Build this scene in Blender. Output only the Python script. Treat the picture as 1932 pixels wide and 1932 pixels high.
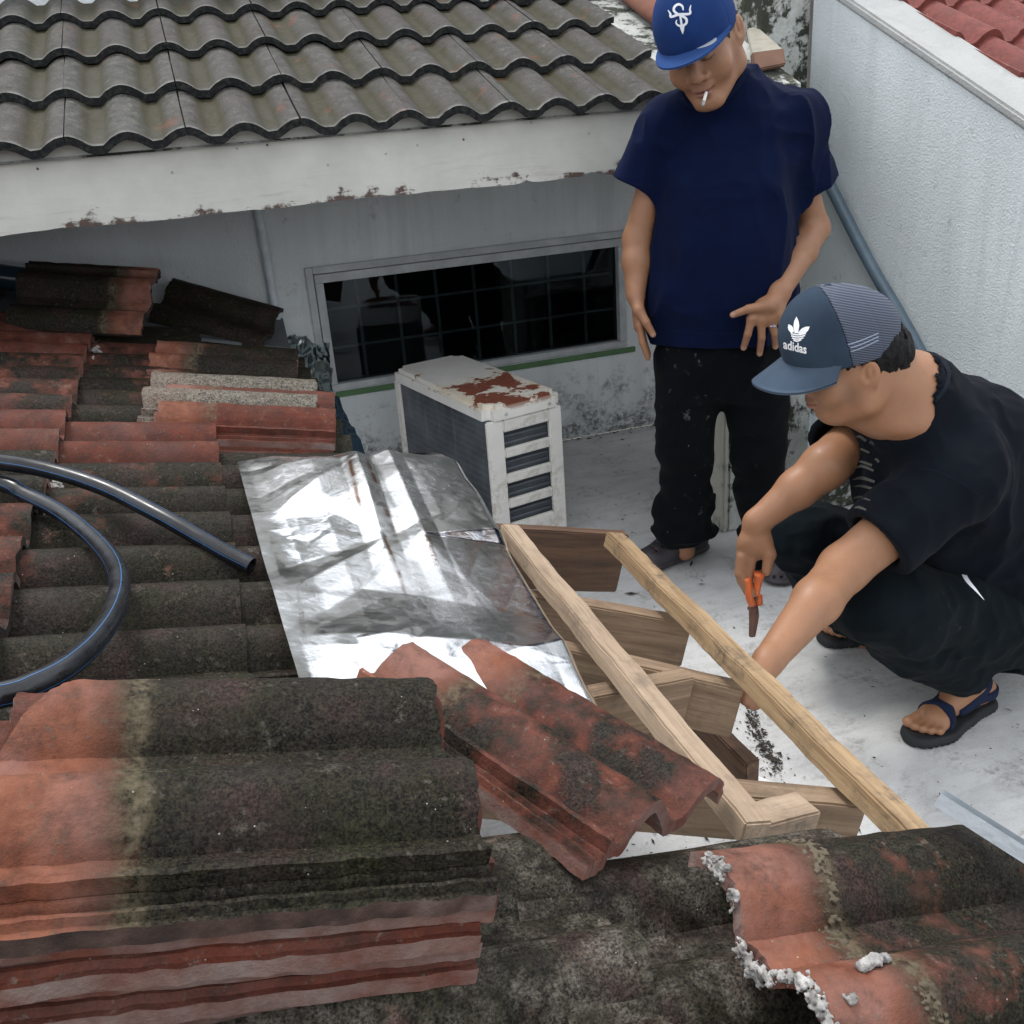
import bpy, bmesh, math, random
import numpy as np
from mathutils import Vector, Matrix
R_ = math.radians
random.seed(7)
for _o in list(bpy.data.objects): bpy.data.objects.remove(_o)
SC = bpy.context.scene
COL = SC.collection

# ------------------------------------------------------------------ camera
CW = 1932.0; CF = 0.95 * CW
_p, _r, _h = R_(23.3), R_(4.35), R_(16.6)
CAM = np.array([0, 0, 1.5])
_f = np.array([math.sin(_h) * math.cos(_p), math.cos(_h) * math.cos(_p), -math.sin(_p)])
_rt = np.array([math.cos(_h), -math.sin(_h), 0]); _up = np.cross(_rt, _f)
CX = math.cos(_r) * _rt - math.sin(_r) * _up
CY = math.cos(_r) * _up + math.sin(_r) * _rt
cam_d = bpy.data.cameras.new('camera'); cam = bpy.data.objects.new('camera', cam_d); COL.objects.link(cam)
cam_d.sensor_width = 36; cam_d.lens = 0.95 * 36; cam_d.clip_start = 0.05; cam_d.clip_end = 2000
cam.matrix_world = Matrix(((CX[0], CY[0], -_f[0], 0), (CX[1], CY[1], -_f[1], 0), (CX[2], CY[2], -_f[2], 1.5), (0, 0, 0, 1)))
SC.camera = cam

# ------------------------------------------------------------------ sky, sun, exposure (bright overcast)
SUN = Vector((-0.18, 0.42, 1.0)).normalized()          # towards the sun
wld = bpy.data.worlds.new('World'); SC.world = wld; wld.use_nodes = True
wn = wld.node_tree; wn.nodes.clear()
sky = wn.nodes.new('ShaderNodeTexSky'); sky.sky_type = 'NISHITA'; sky.sun_disc = False
sky.sun_elevation = math.asin(SUN.z); sky.sun_rotation = math.atan2(SUN.x, SUN.y)
sky.air_density = 1.0; sky.dust_density = 4.0; sky.ozone_density = 1.0
hs = wn.nodes.new('ShaderNodeHueSaturation'); hs.inputs['Saturation'].default_value = 0.42
tcw = wn.nodes.new('ShaderNodeTexCoord')
cl = wn.nodes.new('ShaderNodeTexNoise'); cl.inputs['Scale'].default_value = 2.6; cl.inputs['Detail'].default_value = 6; cl.inputs['Roughness'].default_value = .55
clr = wn.nodes.new('ShaderNodeMapRange'); clr.inputs[1].default_value = .32; clr.inputs[2].default_value = .68; clr.inputs[3].default_value = .75; clr.inputs[4].default_value = 1.3
cov = wn.nodes.new('ShaderNodeMix'); cov.data_type = 'RGBA'; cov.inputs[0].default_value = .72            # cloud cover over the clear sky
cloud = wn.nodes.new('ShaderNodeMix'); cloud.data_type = 'RGBA'; cloud.blend_type = 'MULTIPLY'; cloud.inputs[0].default_value = 1; cloud.inputs[6].default_value = (9.4, 9.7, 10.2, 1)
bg = wn.nodes.new('ShaderNodeBackground'); bg.inputs[1].default_value = 0.15
wo = wn.nodes.new('ShaderNodeOutputWorld')
L = wn.links.new
L(sky.outputs[0], hs.inputs['Color']); L(tcw.outputs['Generated'], cl.inputs['Vector']); L(cl.outputs[0], clr.inputs[0])
L(clr.outputs[0], cloud.inputs[7]); L(hs.outputs[0], cov.inputs[6]); L(cloud.outputs[2], cov.inputs[7]); L(cov.outputs[2], bg.inputs[0]); L(bg.outputs[0], wo.inputs[0])
sl = bpy.data.lights.new('sun', 'SUN'); sl.energy = 1.5; sl.angle = R_(14); sl.color = (1, .965, .92)
so = bpy.data.objects.new('sun', sl); COL.objects.link(so); so.rotation_euler = SUN.to_track_quat('Z', 'Y').to_euler(); so.location = (0, 0, 8)
SC.view_settings.view_transform = 'Standard'; SC.view_settings.look = 'None'; SC.view_settings.gamma = 1
SC.view_settings.exposure = 0.32

# ------------------------------------------------------------------ pixel -> direction helpers (photo px on a 1932 grid)
def ray(x, y): return ((x - 966) * CX - (y - 966) * CY + CF * _f) / CF
def on_z(x, y, z): d = ray(x, y); return CAM + d * ((z - CAM[2]) / d[2])
def on_y(x, y, Y): d = ray(x, y); return CAM + d * (Y / d[1])
def on_x(x, y, X): d = ray(x, y); return CAM + d * (X / d[0])
def on_plane(x, y, p0, n): d = ray(x, y); return CAM + d * (np.dot(np.asarray(p0) - CAM, n) / np.dot(d, n))
HD = np.array([math.sin(_h), math.cos(_h), 0])
def on_d(x, y, D): d = ray(x, y); return CAM + d * (D / d.dot(HD))       # vertical plane at horizontal distance D
TH = R_(14.8); TN = np.array([math.sin(TH), 0, math.cos(TH)]); TP0 = np.array([0, 0, .777])
TD = np.array([math.cos(TH), 0, -math.sin(TH)])
def on_roof(x, y, h=0.0): return on_plane(x, y, TP0 + TN * h, TN)
def roof_pt(X, Y, h=0.0): return np.array([X, Y, .777 - math.tan(TH) * X]) + TN * h

A3 = lambda *v: np.array(v, float)
def unit(v): v = np.asarray(v, float); return v / (np.linalg.norm(v) + 1e-12)
# ------------------------------------------------------------------ noise in numpy
def _hash(i, j, k, s):
    n = (i.astype(np.int64) * 374761393 + j.astype(np.int64) * 668265263 + k.astype(np.int64) * 2147483647 + s * 1274126177) & 0xffffffff
    n = ((n ^ (n >> 13)) * 1274126177) & 0xffffffff
    return ((n ^ (n >> 16)) & 0xffff) / 65535.0
def vnoise(P, sc, seed=0):
    P = np.asarray(P, float) * sc
    i = np.floor(P); f = P - i; f = f * f * (3 - 2 * f); i = i.astype(np.int64)
    r = 0
    for a in (0, 1):
        for b in (0, 1):
            for c in (0, 1):
                w = (f[..., 0] if a else 1 - f[..., 0]) * (f[..., 1] if b else 1 - f[..., 1]) * (f[..., 2] if c else 1 - f[..., 2])
                r = r + w * _hash(i[..., 0] + a, i[..., 1] + b, i[..., 2] + c, seed)
    return r * 2 - 1
def fbm(P, sc, o=4, seed=0, g=.5):
    r = 0; a = 1
    for k in range(o): r = r + a * vnoise(P, sc * 2 ** k, seed + k * 17); a *= g
    return r

# ------------------------------------------------------------------ objects
def prop(o, label=None, cat=None, group=None, kind=None):
    if label: o['label'] = label
    if cat: o['category'] = cat
    if group: o['group'] = group
    if kind: o['kind'] = kind
    return o
def empty(name, loc=(0, 0, 0), rot=None, parent=None):
    o = bpy.data.objects.new(name, None); COL.objects.link(o); o.location = loc; o.empty_display_size = .05
    if rot is not None: o.rotation_euler = rot
    if parent: o.parent = parent
    return o
def link(name, me, parent=None, mats=None, smooth=False):
    o = bpy.data.objects.new(name, me); COL.objects.link(o)
    if mats is not None and len(me.materials) == 0:
        for m in (mats if isinstance(mats, (list, tuple)) else [mats]): me.materials.append(m)
    if smooth: me.polygons.foreach_set('use_smooth', [True] * len(me.polygons))
    if parent: o.parent = parent
    return o
def mk(name, V, F, mats=None, parent=None, smooth=False, mi=None):
    me = bpy.data.meshes.new(name)
    me.from_pydata([tuple(map(float, v)) for v in V], [], [tuple(int(i) for i in f) for f in F]); 
    if mats is not None:
        for m in (mats if isinstance(mats, (list, tuple)) else [mats]): me.materials.append(m)
    if mi is not None: me.polygons.foreach_set('material_index', list(mi))
    me.update()
    return link(name, me, parent, None, smooth)
def np_mesh(name, V, Q):
    """V (n,3), Q (m,4) quads or (m,3)"""
    V = np.asarray(V, np.float32); Q = np.asarray(Q, np.int32); k = Q.shape[1]
    me = bpy.data.meshes.new(name)
    me.vertices.add(len(V)); me.vertices.foreach_set('co', V.ravel())
    me.loops.add(Q.size); me.loops.foreach_set('vertex_index', Q.ravel())
    me.polygons.add(len(Q)); me.polygons.foreach_set('loop_start', np.arange(0, Q.size, k, dtype=np.int32))
    me.update(calc_edges=True); me.validate()
    return me
def gridq(nu, nv, wrap=False):
    i, j = np.meshgrid(np.arange(nu - (0 if wrap else 1)), np.arange(nv - 1), indexing='ij')
    i2 = (i + 1) % nu
    return np.stack([i * nv + j, i2 * nv + j, i2 * nv + j + 1, i * nv + j + 1], -1).reshape(-1, 4)
def bm_obj(name, bm, mats=None, parent=None, smooth=False):
    me = bpy.data.meshes.new(name); bm.to_mesh(me); bm.free()
    return link(name, me, parent, mats, smooth)
def box(name, size, loc, mats, parent=None, bev=.004, rot=None, seg=2, jit=0.0, sub=0, M=None):
    bm = bmesh.new(); bmesh.ops.create_cube(bm, size=1)
    for v in bm.verts: v.co = Vector((v.co.x * size[0], v.co.y * size[1], v.co.z * size[2]))
    if sub:
        le = [e for e in bm.edges if abs((e.verts[0].co - e.verts[1].co).length - max(size)) < 1e-6]
        bmesh.ops.subdivide_edges(bm, edges=le, cuts=sub, use_grid_fill=True)
    if bev: bmesh.ops.bevel(bm, geom=list(bm.edges), offset=bev, segments=seg, affect='EDGES', clamp_overlap=True)
    if jit:
        P = np.array([v.co[:] for v in bm.verts]) + np.array(loc)
        a, b, c = vnoise(P, 9, 1), vnoise(P, 9, 2), vnoise(P, 9, 3); d = vnoise(P, 45, 5)
        for v, x, y, z, w in zip(bm.verts, a, b, c, d): v.co += Vector((x * .3, y, z)) * jit + Vector((0, w, w)) * jit * .35
    o = bm_obj(name, bm, mats, parent)
    o.location = loc
    if rot is not None: o.rotation_euler = rot
    if M is not None: o.matrix_local = M
    return o
def frame_mat(o, x, y):
    x = Vector(x).normalized(); z = x.cross(Vector(y)).normalized(); y = z.cross(x)
    return Matrix(((x.x, y.x, z.x, o[0]), (x.y, y.y, z.y, o[1]), (x.z, y.z, z.z, o[2]), (0, 0, 0, 1)))
def smooth_path(pts, n):
    pts = [np.asarray(p, float) for p in pts]; P = [2 * pts[0] - pts[1]] + pts + [2 * pts[-1] - pts[-2]]
    out = []
    for k in range(1, len(P) - 2):
        for t in np.linspace(0, 1, n, endpoint=False):
            a, b, c, d = P[k - 1], P[k], P[k + 1], P[k + 2]
            out.append(.5 * ((2 * b) + (-a + c) * t + (2 * a - 5 * b + 4 * c - d) * t * t + (-a + 3 * b - 3 * c + d) * t ** 3))
    out.append(pts[-1]); return np.array(out)
def tube(path, r, ns=14, cap=True, up=(0, 0, 1)):
    P = np.asarray(path, float); n = len(P); rr = np.broadcast_to(np.asarray(r, float), (n,))
    T = np.gradient(P, axis=0); T /= np.linalg.norm(T, axis=1)[:, None]
    U = np.asarray(up, float); V = []
    for k in range(n):
        s = np.cross(T[k], U); s /= np.linalg.norm(s) + 1e-9; w = np.cross(s, T[k])
        for a in range(ns):
            an = 2 * math.pi * a / ns; V.append(P[k] + rr[k] * (math.cos(an) * s + math.sin(an) * w))
    F = []
    for k in range(n - 1):
        for a in range(ns):
            b = (a + 1) % ns; F.append((k * ns + a, k * ns + b, (k + 1) * ns + b, (k + 1) * ns + a))
    if cap: F.append(tuple(range(ns))[::-1]); F.append(tuple((n - 1) * ns + a for a in range(ns)))
    return V, F

# ------------------------------------------------------------------ materials
class G:
    def __init__(s, name, rough=.8, **kw):
        s.m = bpy.data.materials.new(name); s.m.use_nodes = True; s.nt = s.m.node_tree
        s.b = s.nt.nodes['Principled BSDF']; s.b.inputs['Roughness'].default_value = rough
        for k, v in kw.items(): s.b.inputs[k.replace('_', ' ')].default_value = v
        s._c = {}
    def new(s, t, **a):
        n = s.nt.nodes.new('ShaderNode' + t)
        for k, v in a.items(): setattr(n, k, v)
        return n
    def put(s, sock, v):
        if isinstance(v, bpy.types.NodeSocket): s.nt.links.new(v, sock)
        elif isinstance(v, (tuple, list)) and len(v) == 3 and sock.type == 'RGBA': sock.default_value = (*v, 1)
        else: sock.default_value = v
    def co(s, kind='Object', rnd=False, scale=None):
        k = (kind, rnd, scale)
        if k in s._c: return s._c[k]
        v = s.new('TexCoord').outputs[kind]
        if rnd:
            oi = s.new('ObjectInfo'); mm = s.new('VectorMath', operation='SCALE'); mm.inputs[0].default_value = (37.1, 61.7, 23.9)
            s.put(mm.inputs['Scale'], oi.outputs['Random']); ad = s.new('VectorMath', operation='ADD'); s.put(ad.inputs[0], v); s.put(ad.inputs[1], mm.outputs[0]); v = ad.outputs[0]
        if scale:
            mm = s.new('VectorMath', operation='MULTIPLY'); s.put(mm.inputs[0], v); mm.inputs[1].default_value = scale; v = mm.outputs[0]
        s._c[k] = v; return v
    def wpos(s): return s.new('NewGeometry').outputs['Position']
    def noise(s, v, sc, det=4, ro=.6, di=0.0):
        n = s.new('TexNoise'); s.put(n.inputs['Vector'], v); n.inputs['Scale'].default_value = sc; n.inputs['Detail'].default_value = det; n.inputs['Roughness'].default_value = ro; n.inputs['Distortion'].default_value = di
        return n.outputs['Fac']
    def vor(s, v, sc, feature='F1'):
        n = s.new('TexVoronoi', feature=feature); s.put(n.inputs['Vector'], v); n.inputs['Scale'].default_value = sc; return n.outputs['Distance']
    def math(s, op, a, b=0.0, cl=False):
        n = s.new('Math', operation=op, use_clamp=cl); s.put(n.inputs[0], a); s.put(n.inputs[1], b); return n.outputs[0]
    def rng(s, v, a, b, c=0.0, d=1.0, sm=False):
        n = s.new('MapRange'); n.clamp = True
        if sm: n.interpolation_type = 'SMOOTHSTEP'
        s.put(n.inputs[0], v); 
        for i, q in enumerate((a, b, c, d)): s.put(n.inputs[i + 1], q)
        return n.outputs[0]
    def mix(s, f, a, b, blend='MIX'):
        n = s.new('Mix', data_type='RGBA', blend_type=blend); s.put(n.inputs[0], f); s.put(n.inputs[6], a); s.put(n.inputs[7], b); return n.outputs[2]
    def sep(s, v): n = s.new('SeparateXYZ'); s.put(n.inputs[0], v); return n.outputs
    def bump(s, h, st=.3, di=.01, nrm=None):
        n = s.new('Bump'); n.inputs['Strength'].default_value = st; n.inputs['Distance'].default_value = di; s.put(n.inputs['Height'], h)
        if nrm is not None: s.put(n.inputs['Normal'], nrm)
        return n.outputs[0]
    def out(s, col=None, rough=None, bump=None, **kw):
        if col is not None: s.put(s.b.inputs['Base Color'], col)
        if rough is not None: s.put(s.b.inputs['Roughness'], rough)
        if bump is not None: s.put(s.b.inputs['Normal'], bump)
        for k, v in kw.items(): s.put(s.b.inputs[k.replace('_', ' ')], v)
        return s.m
def plain(name, col, rough=.7, **kw):
    g = G(name, rough, **kw); c = g.co(rnd=True)
    f = g.noise(c, 14, 4); k = g.mix(g.rng(f, .3, .7), tuple(x * .8 for x in col), tuple(min(1, x * 1.15) for x in col))
    return g.out(k, bump=g.bump(g.noise(c, 120, 3), .15, .002))

def m_tile_old():
    g = G('tile_old', .72, Specular_IOR_Level=.14); o = g.co(); c = g.co(rnd=True); oi = g.new('ObjectInfo'); cs = g.sep(oi.outputs['Color'])
    red, pale = cs[0], cs[1]; hd = oi.outputs['Alpha']
    x, y, z = g.sep(o)
    n1 = g.noise(c, 6.5, 5, .6); n2 = g.noise(c, 24, 5, .65); n3 = g.noise(c, 330, 3, .7); n4 = g.noise(c, 95, 4, .7)
    grit = g.rng(g.math('ADD', g.math('MULTIPLY', n3, .65), g.math('MULTIPLY', g.noise(c, 150, 3, .7), .35)), .42, .60)
    dark = g.mix(grit, (.0022, .0020, .0016), (.034, .029, .020))
    dark = g.mix(g.rng(n1, .42, .62), dark, g.mix(grit, (.004, .0042, .0022), (.032, .031, .015)))
    brown = g.mix(grit, (.011, .007, .006), (.060, .036, .030))
    dark = g.mix(g.rng(g.noise(c, 11, 4), .48, .68), dark, brown)
    clay = g.mix(g.rng(n2, .3, .7), (.060, .014, .009), (.155, .042, .024)); clay = g.mix(g.math('MULTIPLY', g.rng(n1, .42, .66), .75), clay, g.mix(n2, (.075, .033, .027), (.185, .080, .060))); clay = g.mix(g.math('MULTIPLY', g.rng(n3, .45, .7), .55), clay, (.045, .026, .022))
    clay = g.mix(g.math('MULTIPLY', g.rng(n4, .62, .8), .5), clay, (.34, .22, .18))
    head = g.rng(g.math('ADD', x, g.math('MULTIPLY', g.math('SUBTRACT', n2, .5), .085)), .072, .118, 1, 0)
    mr = g.math('ADD', g.math('MULTIPLY', red, .8), g.math('SUBTRACT', n1, .82))
    mr = g.rng(g.math('ADD', mr, g.math('MULTIPLY', g.math('SUBTRACT', n2, .5), .55)), -.02, .14)
    fresh = g.mix(g.rng(n2, .32, .68), (.135, .042, .023), (.25, .100, .060)); fresh = g.mix(g.rng(n1, .45, .62), fresh, g.mix(n2, (.17, .075, .056), (.28, .14, .11))); fresh = g.mix(g.math('MULTIPLY', g.rng(n4, .60, .72), .6), fresh, (.10, .05, .035))
    col = g.mix(mr, dark, clay); col = g.mix(g.math('MULTIPLY', head, hd), col, fresh)
    grm = g.math('MULTIPLY', g.rng(g.noise(c, 17, 5, .7), .44, .62), g.rng(n4, .3, .6)); col = g.mix(g.math('MULTIPLY', grm, .55), col, (.022, .017, .014))
    band = g.math('MULTIPLY', g.rng(x, .095, .115), g.rng(x, .14, .125))
    col = g.mix(g.math('MULTIPLY', g.math('MULTIPLY', g.math('MULTIPLY', band, hd), .75), g.rng(g.math('ADD', g.math('MULTIPLY', n4, .6), g.math('MULTIPLY', n2, .4)), .42, .56)), col, (.125, .10, .062))
    lich = g.math('MULTIPLY', g.rng(n4, .58, .70), g.rng(n2, .42, .60))
    col = g.mix(g.math('MULTIPLY', lich, .45), col, (.17, .16, .135))
    pm = g.math('MULTIPLY', g.rng(g.math('ADD', pale, g.math('SUBTRACT', n2, .55)), .08, .5), .8)
    pm = g.math('MULTIPLY', pm, g.rng(g.math('ADD', g.math('MULTIPLY', n4, .5), g.math('MULTIPLY', n3, .5)), .40, .56, .15, 1)); col = g.mix(pm, col, g.mix(n2, g.mix(grit, (.12, .10, .075), (.24, .205, .155)), g.mix(grit, (.20, .185, .16), (.32, .30, .26))))
    spk = g.rng(g.vor(c, 70), .07, .045)
    col = g.mix(g.math('MULTIPLY', spk, g.rng(n2, .5, .6)), col, (.42, .40, .36))
    h = g.math('ADD', g.math('MULTIPLY', n3, .7), n4)
    return g.out(col, g.rng(n2, .3, .7, .46, .78), g.bump(h, .5, .003))
def m_tile_edge():
    g = G('tile_edge', .9); c = g.co(rnd=True); oi = g.new('ObjectInfo'); cs = g.sep(oi.outputs['Color'])
    n = g.noise(c, 60, 5, .7); n2 = g.noise(c, 12, 3)
    d = g.mix(n, (.006, .0055, .005), (.034, .028, .022)); r = g.mix(n, (.085, .020, .012), (.22, .075, .045)); p = g.mix(n, (.13, .075, .062), (.33, .26, .23))
    col = g.mix(g.rng(g.math('ADD', cs[2], g.math('SUBTRACT', n2, .5)), .1, .5), d, g.mix(g.rng(n2, .35, .65), r, p))
    return g.out(col, bump=g.bump(g.noise(c, 200, 4, .7), .6, .004))
def m_tile_grey():
    g = G('tile_grey', .8, Specular_IOR_Level=.25); o = g.co(); c = g.co(rnd=True); x, y, z = g.sep(o); oi = g.new('ObjectInfo'); cs = g.sep(oi.outputs['Color'])
    n1 = g.noise(c, 7, 4); n2 = g.noise(c, 38, 5, .7); n3 = g.noise(c, 260, 3, .7)
    base = g.mix(g.rng(n2, .35, .68), (.022, .022, .019), (.165, .160, .145))
    base = g.mix(g.math('MULTIPLY', cs[0], g.rng(n1, .3, .7)), base, g.mix(n2, (.028, .023, .023), (.115, .094, .094)))
    base = g.mix(g.math('MULTIPLY', g.rng(n3, .40, .62), .6), base, (.016, .016, .013)); mo = g.math('MULTIPLY', g.rng(g.noise(c, 14, 5, .7), .50, .62), g.rng(n2, .38, .6)); base = g.mix(g.math('MULTIPLY', mo, .8), base, (.022, .022, .012))
    pan = g.rng(z, .008, .022, 1, 0)                      # algae settle in the pans
    base = g.mix(g.math('MULTIPLY', pan, g.rng(n1, .25, .6, .55, 1)), base, g.mix(n2, (.018, .0175, .008), (.060, .054, .026)))
    dk = g.rng(g.math('ADD', x, g.math('MULTIPLY', n2, .1)), .37, .47)
    base = g.mix(g.math('MULTIPLY', dk, .25), base, (.05, .05, .05))
    red = g.math('MULTIPLY', g.rng(g.noise(c, 9, 3), .63, .72), .6)
    base = g.mix(red, base, (.14, .05, .026))
    rim = g.math('MULTIPLY', g.rng(x, .4, .416), g.rng(n2, .35, .6)); base = g.mix(g.math('MULTIPLY', rim, .6), base, (.26, .26, .25))
    return g.out(base, g.rng(n2, .3, .7, .55, .9), g.bump(g.math('ADD', n2, g.math('MULTIPLY', n3, .7)), .55, .004))
def m_tile_red():
    g = G('tile_red', .75); c = g.co(rnd=True); n1 = g.noise(c, 5, 4); n2 = g.noise(c, 40, 5, .7); n3 = g.noise(c, 220, 3)
    col = g.mix(g.rng(n2, .3, .75), (.11, .023, .018), (.24, .055, .042)); col = g.mix(g.rng(n1, .5, .75), col, (.12, .033, .028))
    col = g.mix(g.rng(g.noise(c, 23, 5), .66, .74), col, (.40, .26, .22))
    return g.out(col, bump=g.bump(g.math('ADD', n3, n2), .45, .004))
def m_wall(name, base, grime=1.0, lo=.0, hi=.34, rough=.85):
    g = G(name, rough); w = g.wpos(); x, y, z = g.sep(w)
    n1 = g.noise(w, 1.7, 5, .6); n2 = g.noise(w, 9, 6, .7); n3 = g.noise(w, 130, 3, .6); n5 = g.noise(w, 42, 4, .7)
    st = g.new('VectorMath', operation='MULTIPLY'); g.put(st.inputs[0], w); st.inputs[1].default_value = (14, 14, .9)
    n4 = g.noise(st.outputs[0], .62, 6, .68, .6)
    col = g.mix(g.rng(n1, .3, .7), tuple(v * .80 for v in base), base)
    col = g.mix(g.math('MULTIPLY', g.math('MULTIPLY', g.rng(n4, .48, .72), g.rng(n1, .35, .6)), .55), col, tuple(v * .60 for v in base))
    gm = g.math('MULTIPLY', g.rng(z, hi, lo), grime)
    gr = g.rng(g.math('ADD', n2, g.math('MULTIPLY', gm, .30)), .62, .80)
    gr = g.math('MULTIPLY', gr, g.rng(n5, .38, .58))
    col = g.mix(g.math('MULTIPLY', gr, .85), col, (.045, .048, .043))
    spk = g.math('MULTIPLY', g.rng(g.vor(w, 46), .085, .05), g.rng(n2, .48, .6)); col = g.mix(g.math('MULTIPLY', spk, .7), col, (.06, .06, .06))
    return g.out(col, bump=g.bump(g.math('ADD', g.math('MULTIPLY', n3, 1.0), g.math('MULTIPLY', n5, .6)), .6, .006))
def m_mossy(name='mossy_plaster'):
    g = G(name, .9); w = g.wpos(); n1 = g.noise(w, 4.2, 5, .7, .4); n2 = g.noise(w, 26, 6, .75); n3 = g.noise(w, 120, 4, .7)
    col = g.mix(g.rng(n2, .3, .7), (.33, .34, .31), (.58, .60, .58))
    m = g.rng(g.math('ADD', n1, g.math('MULTIPLY', g.math('SUBTRACT', n2, .5), .7)), .47, .56)
    col = g.mix(m, col, g.mix(n3, (.008, .009, .008), (.05, .055, .035)))
    ol = g.math('MULTIPLY', g.rng(g.noise(w, 7, 4), .55, .65), g.rng(n2, .5, .6)); col = g.mix(g.math('MULTIPLY', ol, .6), col, (.16, .16, .09))
    return g.out(col, bump=g.bump(g.math('ADD', n2, g.math('MULTIPLY', n3, .4)), .6, .01))
def m_deck():
    g = G('painted_concrete', .62); w = g.wpos(); x, y, z = g.sep(w)
    n1 = g.noise(w, 1.4, 6, .62, .6); n2 = g.noise(w, 7.5, 6, .7, .5); n3 = g.noise(w, 60, 5, .7); n4 = g.noise(w, 190, 3, .6)
    st = g.new('VectorMath', operation='MULTIPLY'); g.put(st.inputs[0], w); st.inputs[1].default_value = (2.2, 9, 1)
    br = g.noise(st.outputs[0], 2.2, 6, .7, .8)
    col = g.mix(g.rng(n1, .3, .7), (.42, .425, .42), (.66, .665, .66))
    col = g.mix(g.math('MULTIPLY', g.rng(br, .46, .70), .42), col, (.30, .295, .285)); tan = g.math('MULTIPLY', g.rng(g.noise(w, 3.1, 5, .7, .5), .55, .7), g.rng(n3, .3, .6)); col = g.mix(g.math('MULTIPLY', tan, .4), col, (.36, .31, .245)); col = g.mix(g.math('MULTIPLY', g.rng(n4, .55, .72), .35), col, (.25, .24, .225))
    col = g.mix(g.math('MULTIPLY', g.math('MULTIPLY', g.rng(n2, .52, .70), g.rng(n3, .42, .62)), .85), col, (.15, .135, .115))
    wet = g.math('MULTIPLY', g.rng(n1, .60, .66), g.rng(n2, .46, .54)); col = g.mix(g.math('MULTIPLY', wet, .55), col, (.24, .25, .245))
    spot = g.math('MULTIPLY', g.rng(g.vor(w, 21), .055, .035), g.rng(n2, .50, .54)); col = g.mix(g.math('MULTIPLY', spot, .85), col, (.035, .032, .028))
    ro = g.rng(wet, 0, 1, .62, .28)
    return g.out(col, ro, g.bump(g.math('ADD', g.math('MULTIPLY', n4, .35), g.math('ADD', n3, n2)), .25, .006))
def m_wood(name, a, b, dirt=.3, axis=(2.2, 34, 34)):
    g = G(name, .75); c = g.co(rnd=True, scale=axis); o = g.co(rnd=True)
    n1 = g.noise(c, 1.0, 5, .6, 1.2); n2 = g.noise(c, 4.5, 3, .6); n3 = g.noise(o, 9, 5, .65); n4 = g.noise(o, 60, 4, .7)
    col = g.mix(g.rng(n1, .28, .72), a, b); col = g.mix(g.math('MULTIPLY', g.rng(n2, .52, .7), .45), col, tuple(v * .5 for v in a))
    col = g.mix(g.math('MULTIPLY', g.math('MULTIPLY', g.rng(n3, .5, .66), g.rng(n4, .35, .65)), dirt), col, (.05, .038, .03))
    return g.out(col, bump=g.bump(g.math('ADD', n2, g.math('MULTIPLY', n4, .6)), .45, .003))
def m_foil(name='foil', tint=(.95, .96, .965), dirt=.6):
    g = G(name, .16, Metallic=1.0); o = g.co(); n1 = g.noise(o, 9, 5, .6, .8); n2 = g.noise(o, 55, 5, .7, .6); n3 = g.noise(o, 3.2, 4, .6)
    st = g.co(scale=(16, 2.0, 1)); s1 = g.noise(st, 1.6, 5, .65, .5)
    dm = g.math('MULTIPLY', g.math('MULTIPLY', g.rng(s1, .60, .70), g.rng(n2, .40, .62)), dirt)
    at_ = g.new('Attribute', attribute_name='tint'); dm = g.math('MAXIMUM', dm, at_.outputs['Alpha']); dmc = g.rng(dm, 0, .6); col = g.mix(dmc, tint, (.17, .085, .05)); col = g.mix(g.math('MULTIPLY', g.rng(n1, .55, .75), .25), col, (.55, .58, .60))
    ro = g.rng(g.math('ADD', g.math('MULTIPLY', n3, .6), g.math('MULTIPLY', n2, .4)), .38, .62, .09, .30)
    met = g.rng(dm, .2, 1, 1, .75)
    h = g.math('ADD', g.math('MULTIPLY', n1, .8), g.math('MULTIPLY', n2, .22))
    return g.out(col, ro, g.bump(h, .16, .008), Metallic=met)
def m_cloth(name, col, weave=900, rough=.9, dust=.0, vcol=False):
    g = G(name, rough); o = g.co(); n1 = g.noise(o, 7, 4, .6); n2 = g.noise(o, weave, 2, .5); n3 = g.noise(o, 30, 5, .7)
    k = g.mix(g.rng(n1, .3, .7), tuple(v * .8 for v in col), tuple(v * 1.2 for v in col))
    if vcol:
        a = g.new('Attribute', attribute_name='tint'); k = g.mix(a.outputs['Fac'], k, a.outputs['Color']) if False else g.mix(g.rng(g.math('MULTIPLY', a.outputs['Alpha'], 1.0), 0, 1), k, a.outputs['Color'])
    if dust:
        st = g.math('MULTIPLY', g.math('MULTIPLY', g.rng(n3, .60, .72), g.rng(g.noise(o, 5, 3), .52, .66)), dust); k = g.mix(st, k, (.30, .29, .28))
        sp = g.math('MULTIPLY', g.rng(g.vor(o, 26), .045, .03), g.rng(n1, .5, .56)); k = g.mix(g.math('MULTIPLY', sp, dust), k, (.5, .5, .48))
    g.b.inputs['Sheen Weight'].default_value = .02; g.b.inputs['Sheen Roughness'].default_value = .6
    g.b.inputs['Specular IOR Level'].default_value = .06
    return g.out(k, bump=g.bump(g.math('ADD', n2, g.math('MULTIPLY', n1, 2.0)), .12, .002))
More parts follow.
